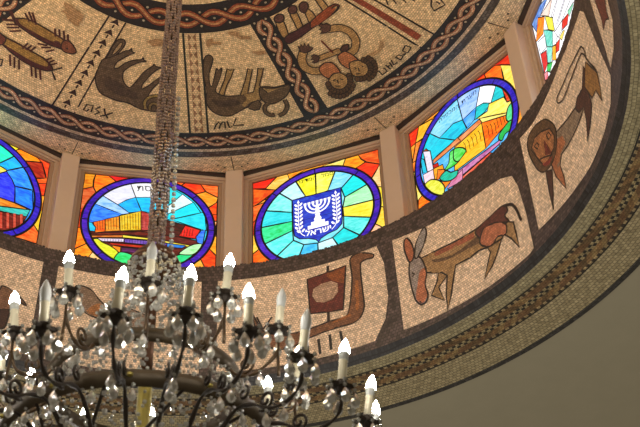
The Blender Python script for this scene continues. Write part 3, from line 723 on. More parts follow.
for pts, col in [(a([(-400, -60), (0, 85), (115, 180), (0, 237), (-300, 200)]), (28, 236, 200)), (a([(-20, 245), (115, 182), (175, 262), (50, 290), (20, 268)]), (8, 190, 242)),
        (a([(45, 292), (178, 265), (235, 427), (100, 400)]), (58, 160, 242)), (a([(-300, 300), (0, 258), (48, 290), (10, 325), (-20, 350)]), (242, 222, 110)),
        (b([(-300, 0), (45, -95), (85, -35), (108, 20), (100, 128), (-20, 85)]), (58, 78, 232)), (b([(105, 10), (230, 42), (235, 185), (105, 126)]), (28, 140, 238)),
        (b([(-300, 40), (0, 92), (100, 128), (210, 180), (0, 152), (-300, 120)]), (228, 154, 52)), (b([(-300, 120), (0, 152), (212, 180), (188, 228), (0, 188), (-300, 150)]), (66, 200, 190)),
        (b([(-300, 150), (0, 188), (190, 228), (130, 310), (0, 330), (-300, 320)]), (130, 34, 28))]:
    g.pane(pts, col, lw=.0046)
for i in range(7):
    x = -150+i*48; g.pane(b([(x, 195+x*.1), (x+22, 197+x*.1), (x+22, 310), (x, 310)]), (206, 92, 72), lw=.0015)
ring = ring_pane(g, col=(56, 30, 190))
finish_glass(g, t, corner, ring)

# --- right window of small irregular panes
wn += 1; window_shell(3, wn)
sf, t, g = glass_thing(3, 'stained glass panel at upper right of small irregular white, red and teal panes')
base_rect(g, (246, 246, 250))
a = lambda pts: P(525, 0, 5.33, pts)
corner = g.mb; g.mb = MB()
for pts, col in [(a([(60, -60), (130, -30), (80, 92), (62, 170), (30, 140)]), (130, 166, 218)), (a([(70, 95), (105, 88), (98, 180), (60, 225)]), (250, 152, 28)),
        (a([(108, 92), (128, 84), (150, 95), (158, 165), (125, 158)]), (232, 224, 86)), (a([(100, 160), (125, 160), (165, 170), (148, 250), (118, 250)]), (122, 216, 202)),
        (a([(118, 250), (150, 250), (140, 335), (122, 335)]), (150, 226, 214)), (a([(70, 225), (108, 190), (115, 252), (85, 290)]), (248, 248, 252)),
        (a([(85, 290), (115, 268), (122, 340), (105, 392)]), (216, 26, 50)), (a([(200, 110), (235, 68), (228, 130), (200, 160)]), (222, 40, 38)),
        (a([(148, 250), (166, 240), (168, 320), (148, 322)]), (246, 190, 60)), (a([(168, 232), (188, 205), (184, 268), (168, 282)]), (224, 56, 34)),
        (a([(122, 342), (150, 328), (136, 385), (118, 380)]), (28, 192, 100)), (a([(104, 392), (122, 378), (128, 420), (110, 430)]), (240, 160, 170)),
        (a([(84, 84), (150, -20), (160, 20), (130, 88), (105, 85)]), (238, 218, 208)), (a([(150, 165), (175, 170), (168, 235), (150, 245)]), (250, 250, 252)),
        (a([(160, 170), (200, 110), (198, 160), (180, 200)]), (250, 250, 252)), (a([(230, 60), (262, 10), (255, 40), (238, 90)]), (170, 226, 200)),
        (a([(186, 200), (205, 165), (215, 160), (200, 215)]), (246, 220, 120)), (a([(150, -20), (185, -40), (140, 95), (130, 88)]), (250, 248, 252)), (a([(185, -40), (230, -60), (160, 160), (150, 100)]), (246, 244, 252)),
        (a([(235, -60), (260, -40), (200, 110), (165, 165)]), (250, 250, 252)), (a([(130, -60), (160, -70), (150, -20), (135, 10)]), (120, 50, 140))]:
    g.pane(pts, col, lw=.0038)
finish_glass(g, t, corner, None)

# ------------------------------------------------------------------ zodiac panels of the dome
def zpanel(left, right, label, col=CREAM, extra=0):
    Art.cum = .0016
    L_, R_ = dv[left], dv[right]
    a, b = (L_[2], L_[3]); c, d = (R_[0], R_[1])
    ctr = lerp(lerp(a, b, .5), lerp(c, d, .5), .5); t = thing('mosaic_panel', label, 'mosaic', (ctr[0], ctr[1], zd(math.hypot(*ctr))-.001), 'animal and figure mosaics of the inner ring')
    mb = MB(); poly2(mb, DM, arc_pts(a, c, .482, 12)+arc_pts(d, b, .866, 16), col, .0006); part(mb, 'field', MOS, t)
    return t
PATCH = (190, 150, 106)
# fish
t = zpanel('guil_l', 'arrow', 'dome mosaic panel of two long gold and maroon fish at upper left')
q = lambda pts: P(0, 0, 4, pts); OLV = (166, 128, 68); MAR = (84, 42, 38)
A = Art(DM); A.stroke(q([(8, 76), (62, 82)]), MAR, .009); A.stroke(q([(42, 42), (66, 96)]), MAR, .010)
A.fill(q([(60, 72), (108, 74), (170, 104), (230, 140), (262, 165), (256, 196), (235, 192), (180, 170), (128, 140), (80, 106), (60, 88)]), MAR)
A.fill(q([(75, 76), (112, 78), (170, 108), (228, 143), (250, 160), (240, 176), (180, 150), (120, 118), (82, 94)]), OLV, line=False)
A.fill(q([(252, 165), (272, 160), (292, 178), (306, 206), (288, 214), (258, 206), (244, 188)]), (140, 84, 58)); A.stroke(q([(266, 190), (272, 196)]), INK, .006)
for l in [((100, 50), (118, 85)), ((115, 45), (133, 88)), ((130, 48), (145, 98)), ((220, 112), (222, 145)), ((237, 115), (240, 150)), ((255, 122), (258, 158)), ((272, 135), (272, 165)), ((25, 95), (72, 97)), ((28, 108), (78, 108)), ((38, 123), (85, 121)), ((150, 172), (190, 180)), ((165, 188), (205, 188)), ((183, 205), (218, 197))]: A.stroke(q(l), MAR, .0062)
A.done('fish', t)
A = Art(DM)
A.fill(q([(-40, 100), (0, 128), (30, 150), (80, 175), (130, 205), (175, 230), (202, 255), (212, 278), (190, 282), (150, 272), (100, 248), (50, 212), (0, 168), (-40, 140)]), MAR)
A.fill(q([(10, 145), (40, 160), (90, 185), (130, 208), (170, 232), (192, 252), (188, 264), (150, 252), (100, 226), (50, 195), (15, 172)]), (170, 132, 66), line=False)
A.fill(q([(-30, 115), (0, 130), (25, 155), (5, 178), (-30, 160)]), (116, 62, 48))
A.stroke(q([(250, 268), (207, 280), (222, 318)]), INK, .006)
for l in [((40, 215), (42, 262)), ((58, 225), (58, 270)), ((76, 235), (77, 275)), ((125, 258), (128, 302)), ((142, 265), (145, 310)), ((160, 272), (163, 317)), ((90, 192), (112, 170)), ((105, 198), (128, 178)), ((120, 204), (144, 184)), ((180, 240), (208, 228)), ((193, 248), (218, 238)), ((205, 256), (230, 250))]: A.stroke(q(l), MAR, .0062)
A.stroke(q([(-20, 232), (12, 236), (4, 260), (-20, 262)]), INK, .006)
A.done('fish', t)
A = Art(DM); A.fill(q([(255, 5), (285, 18), (300, 35), (318, 42), (335, 62), (330, 80), (318, 84), (318, 104), (300, 100), (285, 86), (268, 70), (262, 52), (242, 42), (262, 36)]), PATCH, 0, False); A.done('brown_patch', t)
# goat like beast
t = zpanel('arrow', 'zig', 'dome mosaic panel of dark upside down ram partly behind the bead strand')
q = lambda pts: P(60, 10, 3.558, pts); DK = (104, 84, 64)
qr = lambda pts: P(85, 20, 4.74, pts)
A = Art(DM)
A.fill(qr([(92, 195), (112, 160), (132, 120), (160, 90), (186, 92), (190, 115), (168, 145), (140, 172), (120, 192)]), DK, 1)
A.fill(qr([(128, 165), (140, 138), (165, 108), (178, 106), (170, 128), (148, 152)]), (190, 160, 118), 1, True, .003)
A.fill(qr([(85, 185), (108, 178), (135, 172), (165, 158), (190, 145), (212, 142), (220, 132), (225, 149), (236, 154), (215, 162), (180, 180), (150, 200), (138, 226), (158, 225), (195, 200), (235, 188), (268, 186), (276, 176), (280, 188), (292, 194), (260, 198), (220, 215), (185, 240), (178, 272), (190, 302), (215, 318), (250, 280), (285, 240), (322, 216), (328, 207), (336, 218), (364, 224), (340, 235), (305, 265), (275, 300), (268, 325), (300, 310), (340, 280), (376, 256), (378, 272), (345, 300), (320, 325), (300, 360), (350, 362), (380, 380), (375, 425), (330, 432), (278, 424), (250, 415), (200, 390), (150, 380), (105, 362), (70, 340), (52, 300), (50, 260), (62, 230), (72, 205)]), DK, 1)
A.fill(qr([(100, 270), (130, 262), (165, 290), (200, 325), (245, 345), (250, 375), (200, 365), (130, 345), (95, 310)]), (84, 66, 52), 1, False)
A.done('ram', t)
A = Art(DM); A.limb(qr([(286, 418), (284, 386), (302, 366), (335, 358), (372, 362)]), .008, (170, 142, 80)); A.limb(qr([(308, 425), (308, 405), (325, 393), (344, 404), (346, 426)]), .007, (150, 124, 74)); A.done('horn', t)
A = Art(DM, lw=.0055)
for l in [((205, 215), (235, 130), (150, 115), (110, 185), (150, 200), (182, 175)), ((330, 140), (265, 175), (315, 215), (250, 245)), ((375, 168), (388, 235), (420, 292)), ((486, 220), (400, 250), (320, 265))]: A.stroke(P(75, 95, 12.8, l))
A.done('lettering', t)
A = Art(DM); A.fill(q([(305, 112), (340, 100), (372, 104), (370, 128), (330, 128), (318, 116)]), PATCH, 0, False); A.done('brown_patch', t)
# bull
t = zpanel('zig', 'guil', 'dome mosaic panel of upside down bull with curved horns left of plaited divider')
q = lambda pts: P(180, 50, 3.556, pts); BR = (108, 86, 62); GD = (178, 144, 92)
qb = lambda pts: P(200, 50, 5.34, pts)
A = Art(DM)
A.fill(qb([(38, 215), (24, 150), (18, 80), (25, 38), (45, 24), (68, 38), (64, 75), (48, 125), (50, 170), (62, 196), (76, 150), (88, 96), (100, 106), (117, 94), (108, 140), (90, 190), (82, 215), (98, 233), (135, 243), (190, 243), (245, 232), (290, 222), (318, 200), (345, 215), (330, 262), (290, 290), (240, 310), (200, 332), (160, 350), (110, 348), (65, 325), (38, 290), (32, 250)]), BR, 1)
A.fill(qb([(100, 232), (130, 160), (145, 96), (160, 106), (183, 98), (165, 145), (142, 190), (128, 240)]), GD, 0)
A.fill(qb([(215, 238), (240, 165), (256, 95), (266, 104), (281, 100), (268, 160), (254, 232)]), GD, 0)
A.fill(qb([(284, 226), (300, 170), (310, 92), (322, 100), (339, 94), (332, 130), (318, 185), (330, 205), (320, 235)]), GD, 0)
A.fill(qb([(236, 236), (300, 222), (318, 195), (380, 192), (350, 230), (318, 262), (270, 275), (240, 300), (225, 290), (250, 258)]), GD, 1, False)
A.fill(qb([(60, 262), (120, 270), (190, 262), (215, 285), (170, 300), (100, 300)]), (84, 66, 52), 1, False)
A.fill(qb([(252, 305), (275, 280), (310, 264), (328, 285), (318, 314), (290, 320), (268, 312)]), BR, 0)
A.fill(qb([(318, 200), (350, 192), (400, 196), (445, 186), (474, 180), (482, 200), (462, 242), (415, 275), (370, 286), (335, 268), (318, 238)]), BR, 1)
A.fill(qb([(330, 200), (390, 202), (450, 190), (436, 215), (420, 240), (395, 250), (368, 242), (355, 220)]), GD, 1); A.stroke(qb([(394, 236), (402, 242)]), INK, .006)
A.done('bull', t)
A = Art(DM); A.limb(qb([(364, 282), (347, 300), (350, 328), (378, 346), (400, 342)]), .0095, BR); A.limb(qb([(452, 262), (466, 298), (450, 332), (420, 348)]), .0095, BR); A.done('horns', t)
A = Art(DM, lw=.0055)
for l in [((85, 172), (100, 132), (125, 105), (142, 128), (128, 166)), ((142, 128), (160, 104), (180, 106), (186, 162)), ((202, 95), (224, 156), (252, 145)), ((284, 70), (260, 136), (356, 130))]: A.stroke(P(205, 110, 9.14, l))
A.done('lettering', t)
A = Art(DM)
for pts in ([(250, 8), (290, -30), (330, 10), (300, 20)], ): pass
q2 = lambda pts: P(160, 0, 4, pts)
A.fill(q2([(270, 125), (300, 122), (318, 128), (318, 140), (358, 142), (362, 155), (320, 155), (300, 142), (275, 138)]), PATCH, 0, False); A.fill(q2([(185, 160), (210, 150), (212, 165), (245, 168), (245, 178), (208, 175), (195, 190), (184, 180)]), PATCH, 0, False); A.fill(q2([(360, 205), (420, 200), (430, 212), (395, 218)]), PATCH, 0, False)
A.done('brown_patch', t)
# twins
t = zpanel('guil', 'red', 'dome mosaic panel of twin curly haired figures between plaited and red striped dividers')
q = lambda pts: P(250, 0, 3.88, pts); SK = (196, 154, 98); RD = (198, 124, 78)
A = Art(DM)
A.fill(q([(100, 88), (128, 80), (142, 110), (150, 140), (138, 155), (118, 128)]), SK); A.fill(q([(94, 68), (108, 54), (128, 56), (132, 74), (120, 86), (98, 84)]), (104, 66, 56))
A.fill(q([(155, 52), (180, 46), (196, 78), (204, 100), (186, 114), (170, 84)]), SK); A.fill(q([(148, 32), (160, 20), (178, 22), (182, 40), (170, 52), (152, 48)]), (104, 66, 56))
A.fill(q([(205, 30), (228, 34), (248, 52), (256, 74), (232, 88), (218, 60)]), SK); A.fill(q([(190, 22), (202, 6), (220, 8), (226, 24), (214, 48), (196, 42)]), (104, 66, 56))
A.fill(q([(250, -10), (275, -8), (300, 20), (310, 40), (292, 50), (272, 25)]), SK)
A.fill(q([(132, 152), (150, 168), (180, 152), (240, 108), (236, 82), (180, 116), (150, 130)]), (86, 44, 44)); A.fill(q([(236, 82), (290, 36), (325, 14), (346, 18), (340, 36), (300, 68), (240, 108)]), (166, 82, 46))
A.fill(q([(312, 36), (330, 20), (340, 22), (334, 38), (316, 52)]), (190, 150, 96))
A.done('limbs_and_belt', t)
A = Art(DM)
A.limb(q([(300, 112), (350, 106), (388, 122), (410, 155), (405, 190), (385, 205)]), .022, SK); A.fill(P(240, 0, 4, [(315, 100), (326, 92), (334, 96), (345, 90), (362, 98), (360, 120), (345, 128), (318, 132), (330, 121), (316, 116), (326, 108)]), (104, 70, 56), 0)
A.limb(q([(355, 212), (345, 196), (320, 205), (262, 226)]), .016, SK); A.fill(P(240, 0, 4, [(284, 222), (296, 216), (308, 220), (318, 226), (312, 245), (296, 250), (288, 246), (298, 238), (282, 235), (292, 229)]), (104, 70, 56), 0); A.fill(q([(350, 192), (360, 174), (382, 170), (380, 192), (362, 198)]), (96, 60, 50))
A.fill(q([(340, 215), (365, 196), (395, 208), (425, 238), (405, 268), (378, 262), (352, 244)]), RD); A.fill(q([(385, 244), (410, 232), (440, 236), (462, 262), (455, 290), (425, 298), (395, 285)]), SK, 2)
for i in range(12):
    an = -1.2+i*.27; cx_, cy_ = 425+44*math.cos(an), 265+38*math.sin(an); A.fill(q([(cx_+11*math.cos(w_), cy_+11*math.sin(w_)) for w_ in (0, 1.05, 2.1, 3.14, 4.2, 5.25)]), (98, 70, 44), 1, True, .003)
for i in range(9):
    an = -1.0+i*.24; cx_, cy_ = 425+62*math.cos(an), 262+50*math.sin(an); A.fill(q([(cx_+9*math.cos(w_), cy_+9*math.sin(w_)) for w_ in (0, 1.05, 2.1, 3.14, 4.2, 5.25)]), (98, 70, 44), 1, True, .003)
for l in [((405, 256), (412, 262)), ((432, 250), (440, 254)), ((420, 258), (424, 272)), ((412, 282), (428, 280))]: A.stroke(q(l), INK, .004)
A.done('figure', t)
A = Art(DM)
A.limb(q([(208, 195), (200, 225), (212, 255), (240, 270), (285, 270)]), .024, SK); A.fill(P(240, 0, 4, [(232, 178), (243, 182), (242, 170), (252, 182), (258, 167), (264, 181), (274, 170), (277, 182), (292, 186), (280, 200), (262, 206), (242, 202)]), (104, 70, 56), 0)
A.fill(q([(268, 258), (290, 238), (322, 240), (350, 275), (330, 300), (300, 298), (275, 280)]), RD)
A.fill(q([(305, 305), (322, 282), (352, 278), (378, 296), (380, 325), (355, 342), (325, 338), (308, 322)]), SK, 2)
for i in range(13):
    an = -.5+i*.28; cx_, cy_ = 345+44*math.cos(an), 308+42*math.sin(an); A.fill(q([(cx_+11*math.cos(w_), cy_+11*math.sin(w_)) for w_ in (0, 1.05, 2.1, 3.14, 4.2, 5.25)]), (98, 70, 44), 1, True, .003)
for i in range(9):
    an = .3+i*.24; cx_, cy_ = 345+58*math.cos(an), 308+60*math.sin(an); A.fill(q([(cx_+9*math.cos(w_), cy_+9*math.sin(w_)) for w_ in (0, 1.05, 2.1, 3.14, 4.2, 5.25)]), (98, 70, 44), 1, True, .003)
for l in [((322, 306), (332, 300)), ((350, 298), (362, 302)), ((338, 302), (342, 316)), ((330, 326), (350, 326))]: A.stroke(q(l), INK, .004)
A.stroke(q([(276, 150), (322, 198)]), (120, 54, 40), .006); A.done('figure', t)
A = Art(DM, lw=.0055); q3 = lambda pts: P(320, 0, 4, pts)
for l in [((90, 360), (128, 402), (182, 366), (150, 330), (140, 338)), ((163, 300), (218, 342)), ((205, 270), (238, 320)), ((190, 322), (205, 300)), ((224, 245), (250, 296), (292, 270)), ((330, 245), (270, 215), (300, 190), (350, 205), (325, 245)), ((345, 188), (358, 192), (380, 172)), ((374, 88), (436, 112), (400, 168), (344, 148), (374, 88))]: A.stroke(P(370, 35, 10.68, l))
A.done('lettering', t)
A = Art(DM); A.fill(q3([(190, 208), (232, 190), (238, 152), (252, 156), (256, 178), (235, 205), (215, 216)]), (196, 158, 112), 0, False); A.done('brown_patch', t)
# panel right of the red divider
dv['far'] = [rotp(p, 30) for p in dv['red']]
t = zpanel('red', 'far', 'dome mosaic panel fragment beyond the red striped divider at top')
A = Art(DM); 
for l in [((262, -10), (272, 18)), ((285, -14), (305, 14)), ((320, -16), (345, 10)), ((345, -20), (380, 4)), ((380, -20), (400, -6))]: A.stroke(q3(l), INK, .0045)
A.done('legs', t)
A = Art(DM, lw=.0055); A.stroke(q3([(446, -12), (444, 22), (456, 42), (500, 18), (478, -8)])); A.stroke(q3([(464, 4), (480, 14)])); A.done('lettering', t)

# ------------------------------------------------------------------ drum panels
DC = (242, 217, 190)
def dpanel(px, label, raw=None, smooth=0):
    Art.cum = .0016
    p = raw if raw else [DR.inv(v) for v in px]
    if smooth: p = smooth_pts(p, True, smooth)
    ca = sum(v[0] for v in p)/len(p); cz = sum(v[1] for v in p)/len(p)
    t = thing('mosaic_panel', label, 'mosaic', DR.map((ca, cz), .0008), 'animal and ship mosaics on the drum below the windows')
    mb = MB(); poly2(mb, DR, p, DC, .0008); part(mb, 'field', MOS, t); return t
def az(d): return TH0+rad(d)
# ship
ZT, ZB = 2.192, 1.868
t = dpanel(None, 'drum mosaic panel of a brown ship with square maroon sail', raw=[(az(28.0), ZT), (az(57.6), ZT-.002), (az(58.6), 2.12), (az(58.6), 2.0), (az(57.6), 1.93), (az(55.3), ZB+.002), (az(48), ZB), (az(28), ZB)])
q = lambda pts: P(240, 250, 3.56, pts); WD = (136, 92, 64)
A = Art(DR, lw=.0056)
A.fill(q([(40, 222), (75, 282), (105, 298), (180, 300), (240, 285), (320, 255), (378, 238), (392, 200), (400, 100), (392, 38), (404, 20), (440, 11), (476, 17), (474, 28), (450, 34), (430, 48), (432, 100), (440, 165), (443, 205), (430, 240), (400, 262), (350, 276), (290, 296), (230, 322), (190, 346), (150, 354), (100, 346), (66, 310)]), WD, 1)
A.fill(q([(412, 110), (422, 110), (424, 205), (405, 232), (330, 262), (330, 256), (396, 224), (410, 190)]), (176, 110, 60), 1, False)
A.stroke(q([(60, 240), (82, 284)]), INK, .006); A.stroke(q([(82, 284), (114, 240)]), INK, .006)
A.done('hull', t)
A = Art(DR, lw=.0055); A.stroke(q([(313, 58), (316, 255)]), INK, .009); A.fill(q([(240, 106), (378, 56), (368, 213), (251, 228)]), (112, 50, 42), 0); A.fill(q([(300, 88), (374, 62), (370, 120), (330, 110)]), (150, 84, 44), 0, False)
A.fill(q([(262, 140), (290, 122), (326, 112), (348, 120), (350, 150), (330, 176), (300, 188), (272, 186), (258, 165)]), (196, 164, 140), 0, False); A.done('sail', t)
for l in (((280, 318), (287, 372)), ((320, 302), (326, 356)), ((358, 290), (368, 342)), ((240, 334), (246, 388)), ((178, 362), (168, 390))):
    A = Art(DR); A.stroke(q(l), (46, 44, 44), .0085); A.done('oar', t)
# donkey
t = dpanel([(392.3, 240.5), (430, 225), (462, 205), (485, 189), (500, 179), (512, 176), (518, 186), (526, 212), (534, 248), (530, 254), (490, 286), (447, 311.5), (404, 330)], 'drum mosaic panel of a grazing brown donkey with one orange ear')
q = lambda pts: P(370, 180, 3.047, pts); GO = (168, 130, 84)
q = lambda pts: P(390, 190, 3.053, pts); GO = (176, 140, 96)
A = Art(DR, lw=.0056)
A.fill(q([(298, 176), (345, 140), (330, 190), (315, 230), (290, 273), (300, 225), (308, 190)]), GO, 0)
A.fill(q([(348, 135), (358, 98), (378, 98), (397, 176), (372, 148)]), GO, 0)
A.fill(q([(150, 250), (180, 256), (150, 298), (168, 338), (128, 323), (145, 280)]), GO, 0)
A.fill(q([(90, 212), (150, 182), (215, 150), (268, 118), (310, 105), (350, 120), (345, 148), (300, 176), (275, 184), (245, 208), (202, 230), (196, 265), (188, 322), (178, 369), (173, 320), (176, 262), (160, 253), (108, 253), (98, 235)]), GO, 0)
A.fill(q([(125, 198), (190, 166), (262, 128), (266, 142), (200, 176), (135, 205)]), (172, 100, 74), 1, False)
A.fill(q([(128, 214), (190, 200), (265, 145), (280, 158), (240, 180), (180, 212), (142, 222)]), (110, 84, 62), 1, False)
A.fill(q([(262, 130), (275, 112), (300, 90), (335, 57), (352, 48), (361, 62), (352, 80), (366, 96), (345, 100), (318, 100), (300, 115), (298, 142), (275, 148)]), (104, 56, 48), 1)
A.fill(q([(276, 158), (286, 120), (310, 106), (345, 100), (358, 110), (355, 136), (330, 143), (318, 165), (300, 173), (282, 170)]), (198, 124, 92), 1)
A.done('donkey', t)
A = Art(DR, lw=.0056)
A.fill(q([(61, 228), (68, 209), (92, 206), (105, 225), (113, 255), (108, 290), (118, 320), (112, 342), (96, 351), (80, 337), (68, 300), (60, 258)]), (160, 148, 144), 1)
A.fill(q([(92, 252), (106, 238), (111, 260), (107, 290), (115, 320), (108, 341), (96, 347), (81, 330), (86, 290)]), (196, 122, 88), 1, False)
A.stroke(q([(68, 254), (76, 258), (70, 266)]), INK, .005); A.stroke(q([(92, 342), (98, 344)]), INK, .004)
A.fill(q([(57, 216), (45, 182), (45, 156), (54, 148), (67, 164), (75, 190), (72, 212), (64, 222)]), (184, 110, 76), 1)
A.fill(q([(77, 207), (80, 170), (97, 128), (107, 115), (113, 130), (108, 155), (98, 182), (84, 210)]), (160, 152, 148), 1)
A.done('head', t)
A = Art(DR); A.stroke(q([(348, 50), (374, 45), (389, 62), (403, 94)]), INK, .009, 2); A.done('tail', t)
# lion
t = dpanel([(520, 139), (534, 122), (548, 94), (560, 63), (573, 31), (580, 11), (584, 12), (594, 37), (605, 62), (611, 76), (611, 103), (605, 131), (592, 164), (571, 195), (539, 230)], 'drum mosaic panel of a lion with a human like face, upper right')
q = lambda pts: P(480, 107, 4, pts); q4 = lambda pts: P(540, 0, 3.558, pts); PU = (152, 132, 112)
q = lambda pts: P(520, 60, 2.51, pts)
A = Art(DR, lw=.005)
A.fill(q([(92, 182), (118, 152), (140, 120), (156, 100), (160, 126), (146, 166), (122, 214), (106, 236), (102, 265), (112, 295), (118, 324), (92, 292), (80, 262)]), PU, 0)
A.fill(q([(92, 200), (108, 190), (116, 208), (102, 238), (101, 265), (112, 297), (116, 320), (92, 290), (82, 262)]), (182, 116, 78), 0, False)
A.fill(q([(140, 122), (145, 95), (158, 72), (160, 15), (170, 30), (174, 82), (182, 112), (178, 162), (172, 206), (168, 150), (162, 118), (150, 132)]), (84, 52, 42), 0)
A.fill(q([(166, 5), (178, 15), (196, 32), (208, 102), (192, 76), (183, 96), (164, 66)]), (164, 120, 66), 0)
A.fill(q([(66, 280), (82, 276), (86, 376), (75, 330)]), (84, 52, 42), 0)
A.done('lion', t)
A = Art(DR, lw=.005)
A.fill(q([(70, 150), (88, 165), (94, 195), (91, 235), (79, 265), (61, 282), (45, 274), (28, 245), (20, 215), (24, 190), (40, 165), (58, 152)]), (104, 78, 54), 1)
A.fill(q([(76, 172), (88, 190), (87, 220), (76, 248), (64, 268), (48, 250), (30, 225), (38, 196), (56, 180)]), (176, 120, 78), 0)
A.fill(q([(62, 200), (84, 234), (62, 240)]), (116, 52, 42), 0, False); A.fill(q([(58, 262), (72, 252), (84, 240), (76, 262), (64, 268)]), (150, 62, 50), 0, False)
for l in [((38, 218), (44, 208), (50, 214), (46, 224), (38, 218)), ((68, 190), (74, 182), (80, 190), (74, 200), (68, 190)), ((52, 250), (64, 244), (84, 238))]: A.stroke(q(l), INK, .0045)
A.done('face', t)
A = Art(DR); A.stroke(q4([(62, 350), (66, 367), (82, 358), (118, 270), (150, 190), (175, 218), (204, 250)]), INK, .0045, 1); A.stroke(q4([(62, 350), (110, 240), (140, 180), (150, 166), (162, 182), (168, 214)]), INK, .0045, 1); A.done('tail', t)
# far right fragment
t = dpanel([(588, -8), (606, -8), (613, 20), (614, 48), (611, 68), (606, 50), (597, 22)], 'drum mosaic panel fragment at the far upper right, past the lion')
A = Art(DR, lw=.004); A.fill(q4([(196, -10), (232, -10), (238, 40), (248, 66), (236, 70), (228, 105), (222, 70), (212, 40)]), (120, 60, 50), 1); A.done('figure', t)
# panel below the parliament window
t = dpanel(None, 'drum mosaic panel behind the chandelier, with a grey bird like shape', raw=[(az(-.1), ZT), (az(25.1), ZT), (az(25.1), ZB), (az(-.1), ZB)])
q = lambda pts: P(0, 240, 5.333, pts)
A = Art(DR, lw=.0056)
A.fill(q([(400, 262), (408, 246), (445, 248), (485, 268), (520, 310), (558, 348), (600, 358), (700, 372), (800, 420), (760, 470), (640, 450), (520, 420), (450, 385), (420, 330)]), (146, 122, 104), 1)
A.fill(q([(460, 380), (520, 340), (575, 360), (600, 400), (520, 410)]), (176, 118, 70), 1, False)
A.done('bird', t)
A = Art(DR, lw=.0056); A.fill(q([(340, 570), (400, 560), (480, 560), (470, 590), (380, 585)]), (140, 90, 60), 1); A.fill(q([(820, 520), (900, 500), (980, 520), (940, 560)]), (150, 96, 62), 1); A.done('plant', t)
t = dpanel(None, 'drum mosaic panel at the far left edge, left of the first divider', raw=[(az(-28), ZT), (az(-2.8), ZT), (az(-2.8), ZB), (az(-28), ZB)])
A = Art(DR, lw=.0056); A.fill(q([(-100, 300), (-30, 290), (0, 262), (10, 246), (40, 256), (70, 280), (110, 310), (140, 352), (90, 330), (60, 372), (40, 380), (-60, 390)]), (136, 100, 78), 1); A.fill(q([(-60, 385), (48, 374), (40, 420), (20, 470), (-40, 470)]), (70, 46, 40), 1); A.done('deer', t)

# ------------------------------------------------------------------ chandelier
t = thing('chandelier', 'large bronze chandelier with white candle bulbs, crystal drops and bead strands', 'chandelier', (0, 0, 1.03))
CH = t
def tpart(mb, name, mat, parent=None): return part(mb, name, mat, parent or CH, CH)
def bead(mb, p, r, n=6, squash=1.0, mi=0):
    p = Vector(p); vs = [p+Vector((0, 0, r*squash))]
    for (zz, rr_) in ((.45, .88), (-.45, .88)):
        vs += [p+Vector((r*rr_*math.cos(2*PI*j/n+zz), r*rr_*math.sin(2*PI*j/n+zz), r*squash*zz)) for j in range(n)]
    vs.append(p-Vector((0, 0, r*squash))); fs = []
    for j in range(n):
        k = (j+1) % n; fs += [(0, 1+j, 1+k), (1+j, 1+n+j, 1+n+k, 1+k), (1+n+j, 2*n+1, 1+n+k)]
    mb.add(vs, fs, mi=mi)
def strand(mb, pts, sp, r, squash=1.0, jit=0):
    """beads every sp along a polyline"""
    pts = [Vector(p) for p in pts]; acc = 0
    for i in range(len(pts)-1):
        a_, b_ = pts[i], pts[i+1]; l = (b_-a_).length; s_ = acc
        while s_ < l: bead(mb, a_+(b_-a_)*(s_/l)+Vector((random.uniform(-1, 1), random.uniform(-1, 1), random.uniform(-1, 1)))*jit, r*random.uniform(.85-jit*25, 1.1+jit*25), 6, squash); s_ += sp
        acc = s_-l
# suspension chain inside a sleeve of bead strands
mb = MB(); zt = zd(0)
for i in range(64):
    z = 1.50+i*(zt-1.51)/64; rr_ = .008; 
    ring_pts = [(rr_*math.cos(w_)*(1 if i % 2 else 0), rr_*math.cos(w_)*(0 if i % 2 else 1), z+.013*math.sin(w_)) for w_ in [j*PI/5 for j in range(11)]]
    mb.tube(ring_pts, .0022, 5)
tpart(mb, 'chain', BRONZE)
mb = MB(); mb.lathe([(.002, zt), (.075, zt-.001), (.08, zt-.010), (.05, zt-.022), (.028, zt-.035), (.002, zt-.037)], 24); tpart(mb, 'ceiling_rose', HOOPM)
for s_ in range(14):
    mb = MB(); a0 = 2*PI*s_/14
    pts = []
    for i in range(70):
        z = zt-.03-(zt-1.50)*i/70; rr_ = .0165+.001*math.sin(i*.55+s_*2)+.0012*math.sin(i*.15+s_); a_ = a0+(1 if s_ % 2 else -1)*.14*math.sin(i*1.57)
        pts.append((rr_*math.cos(a_), rr_*math.sin(a_), z))
    strand(mb, pts, .0105, .0046); tpart(mb, 'bead_strand', BEAD)
mb = MB(); strand(mb, [(.027*cy, -.027*sy, 1.95), (.030*cy, -.030*sy, 1.7), (.032*cy, -.032*sy, 1.5)], .0165, .0062); tpart(mb, 'bead_strand', CRY)
# crown
mb = MB(); mb.lathe([(.004, 1.506), (.024, 1.498), (.040, 1.484), (.050, 1.468), (.054, 1.455), (.049, 1.450), (.040, 1.457), (.004, 1.468)], 28); tpart(mb, 'crown', COPPER)
mb = MB()
for j in range(16):
    a_ = 2*PI*j/16; bead(mb, (.053*math.cos(a_), .053*math.sin(a_), 1.447), .0056, 8, 1.1)
tpart(mb, 'crown_bead_ring', CRY)['kind'] = 'stuff'
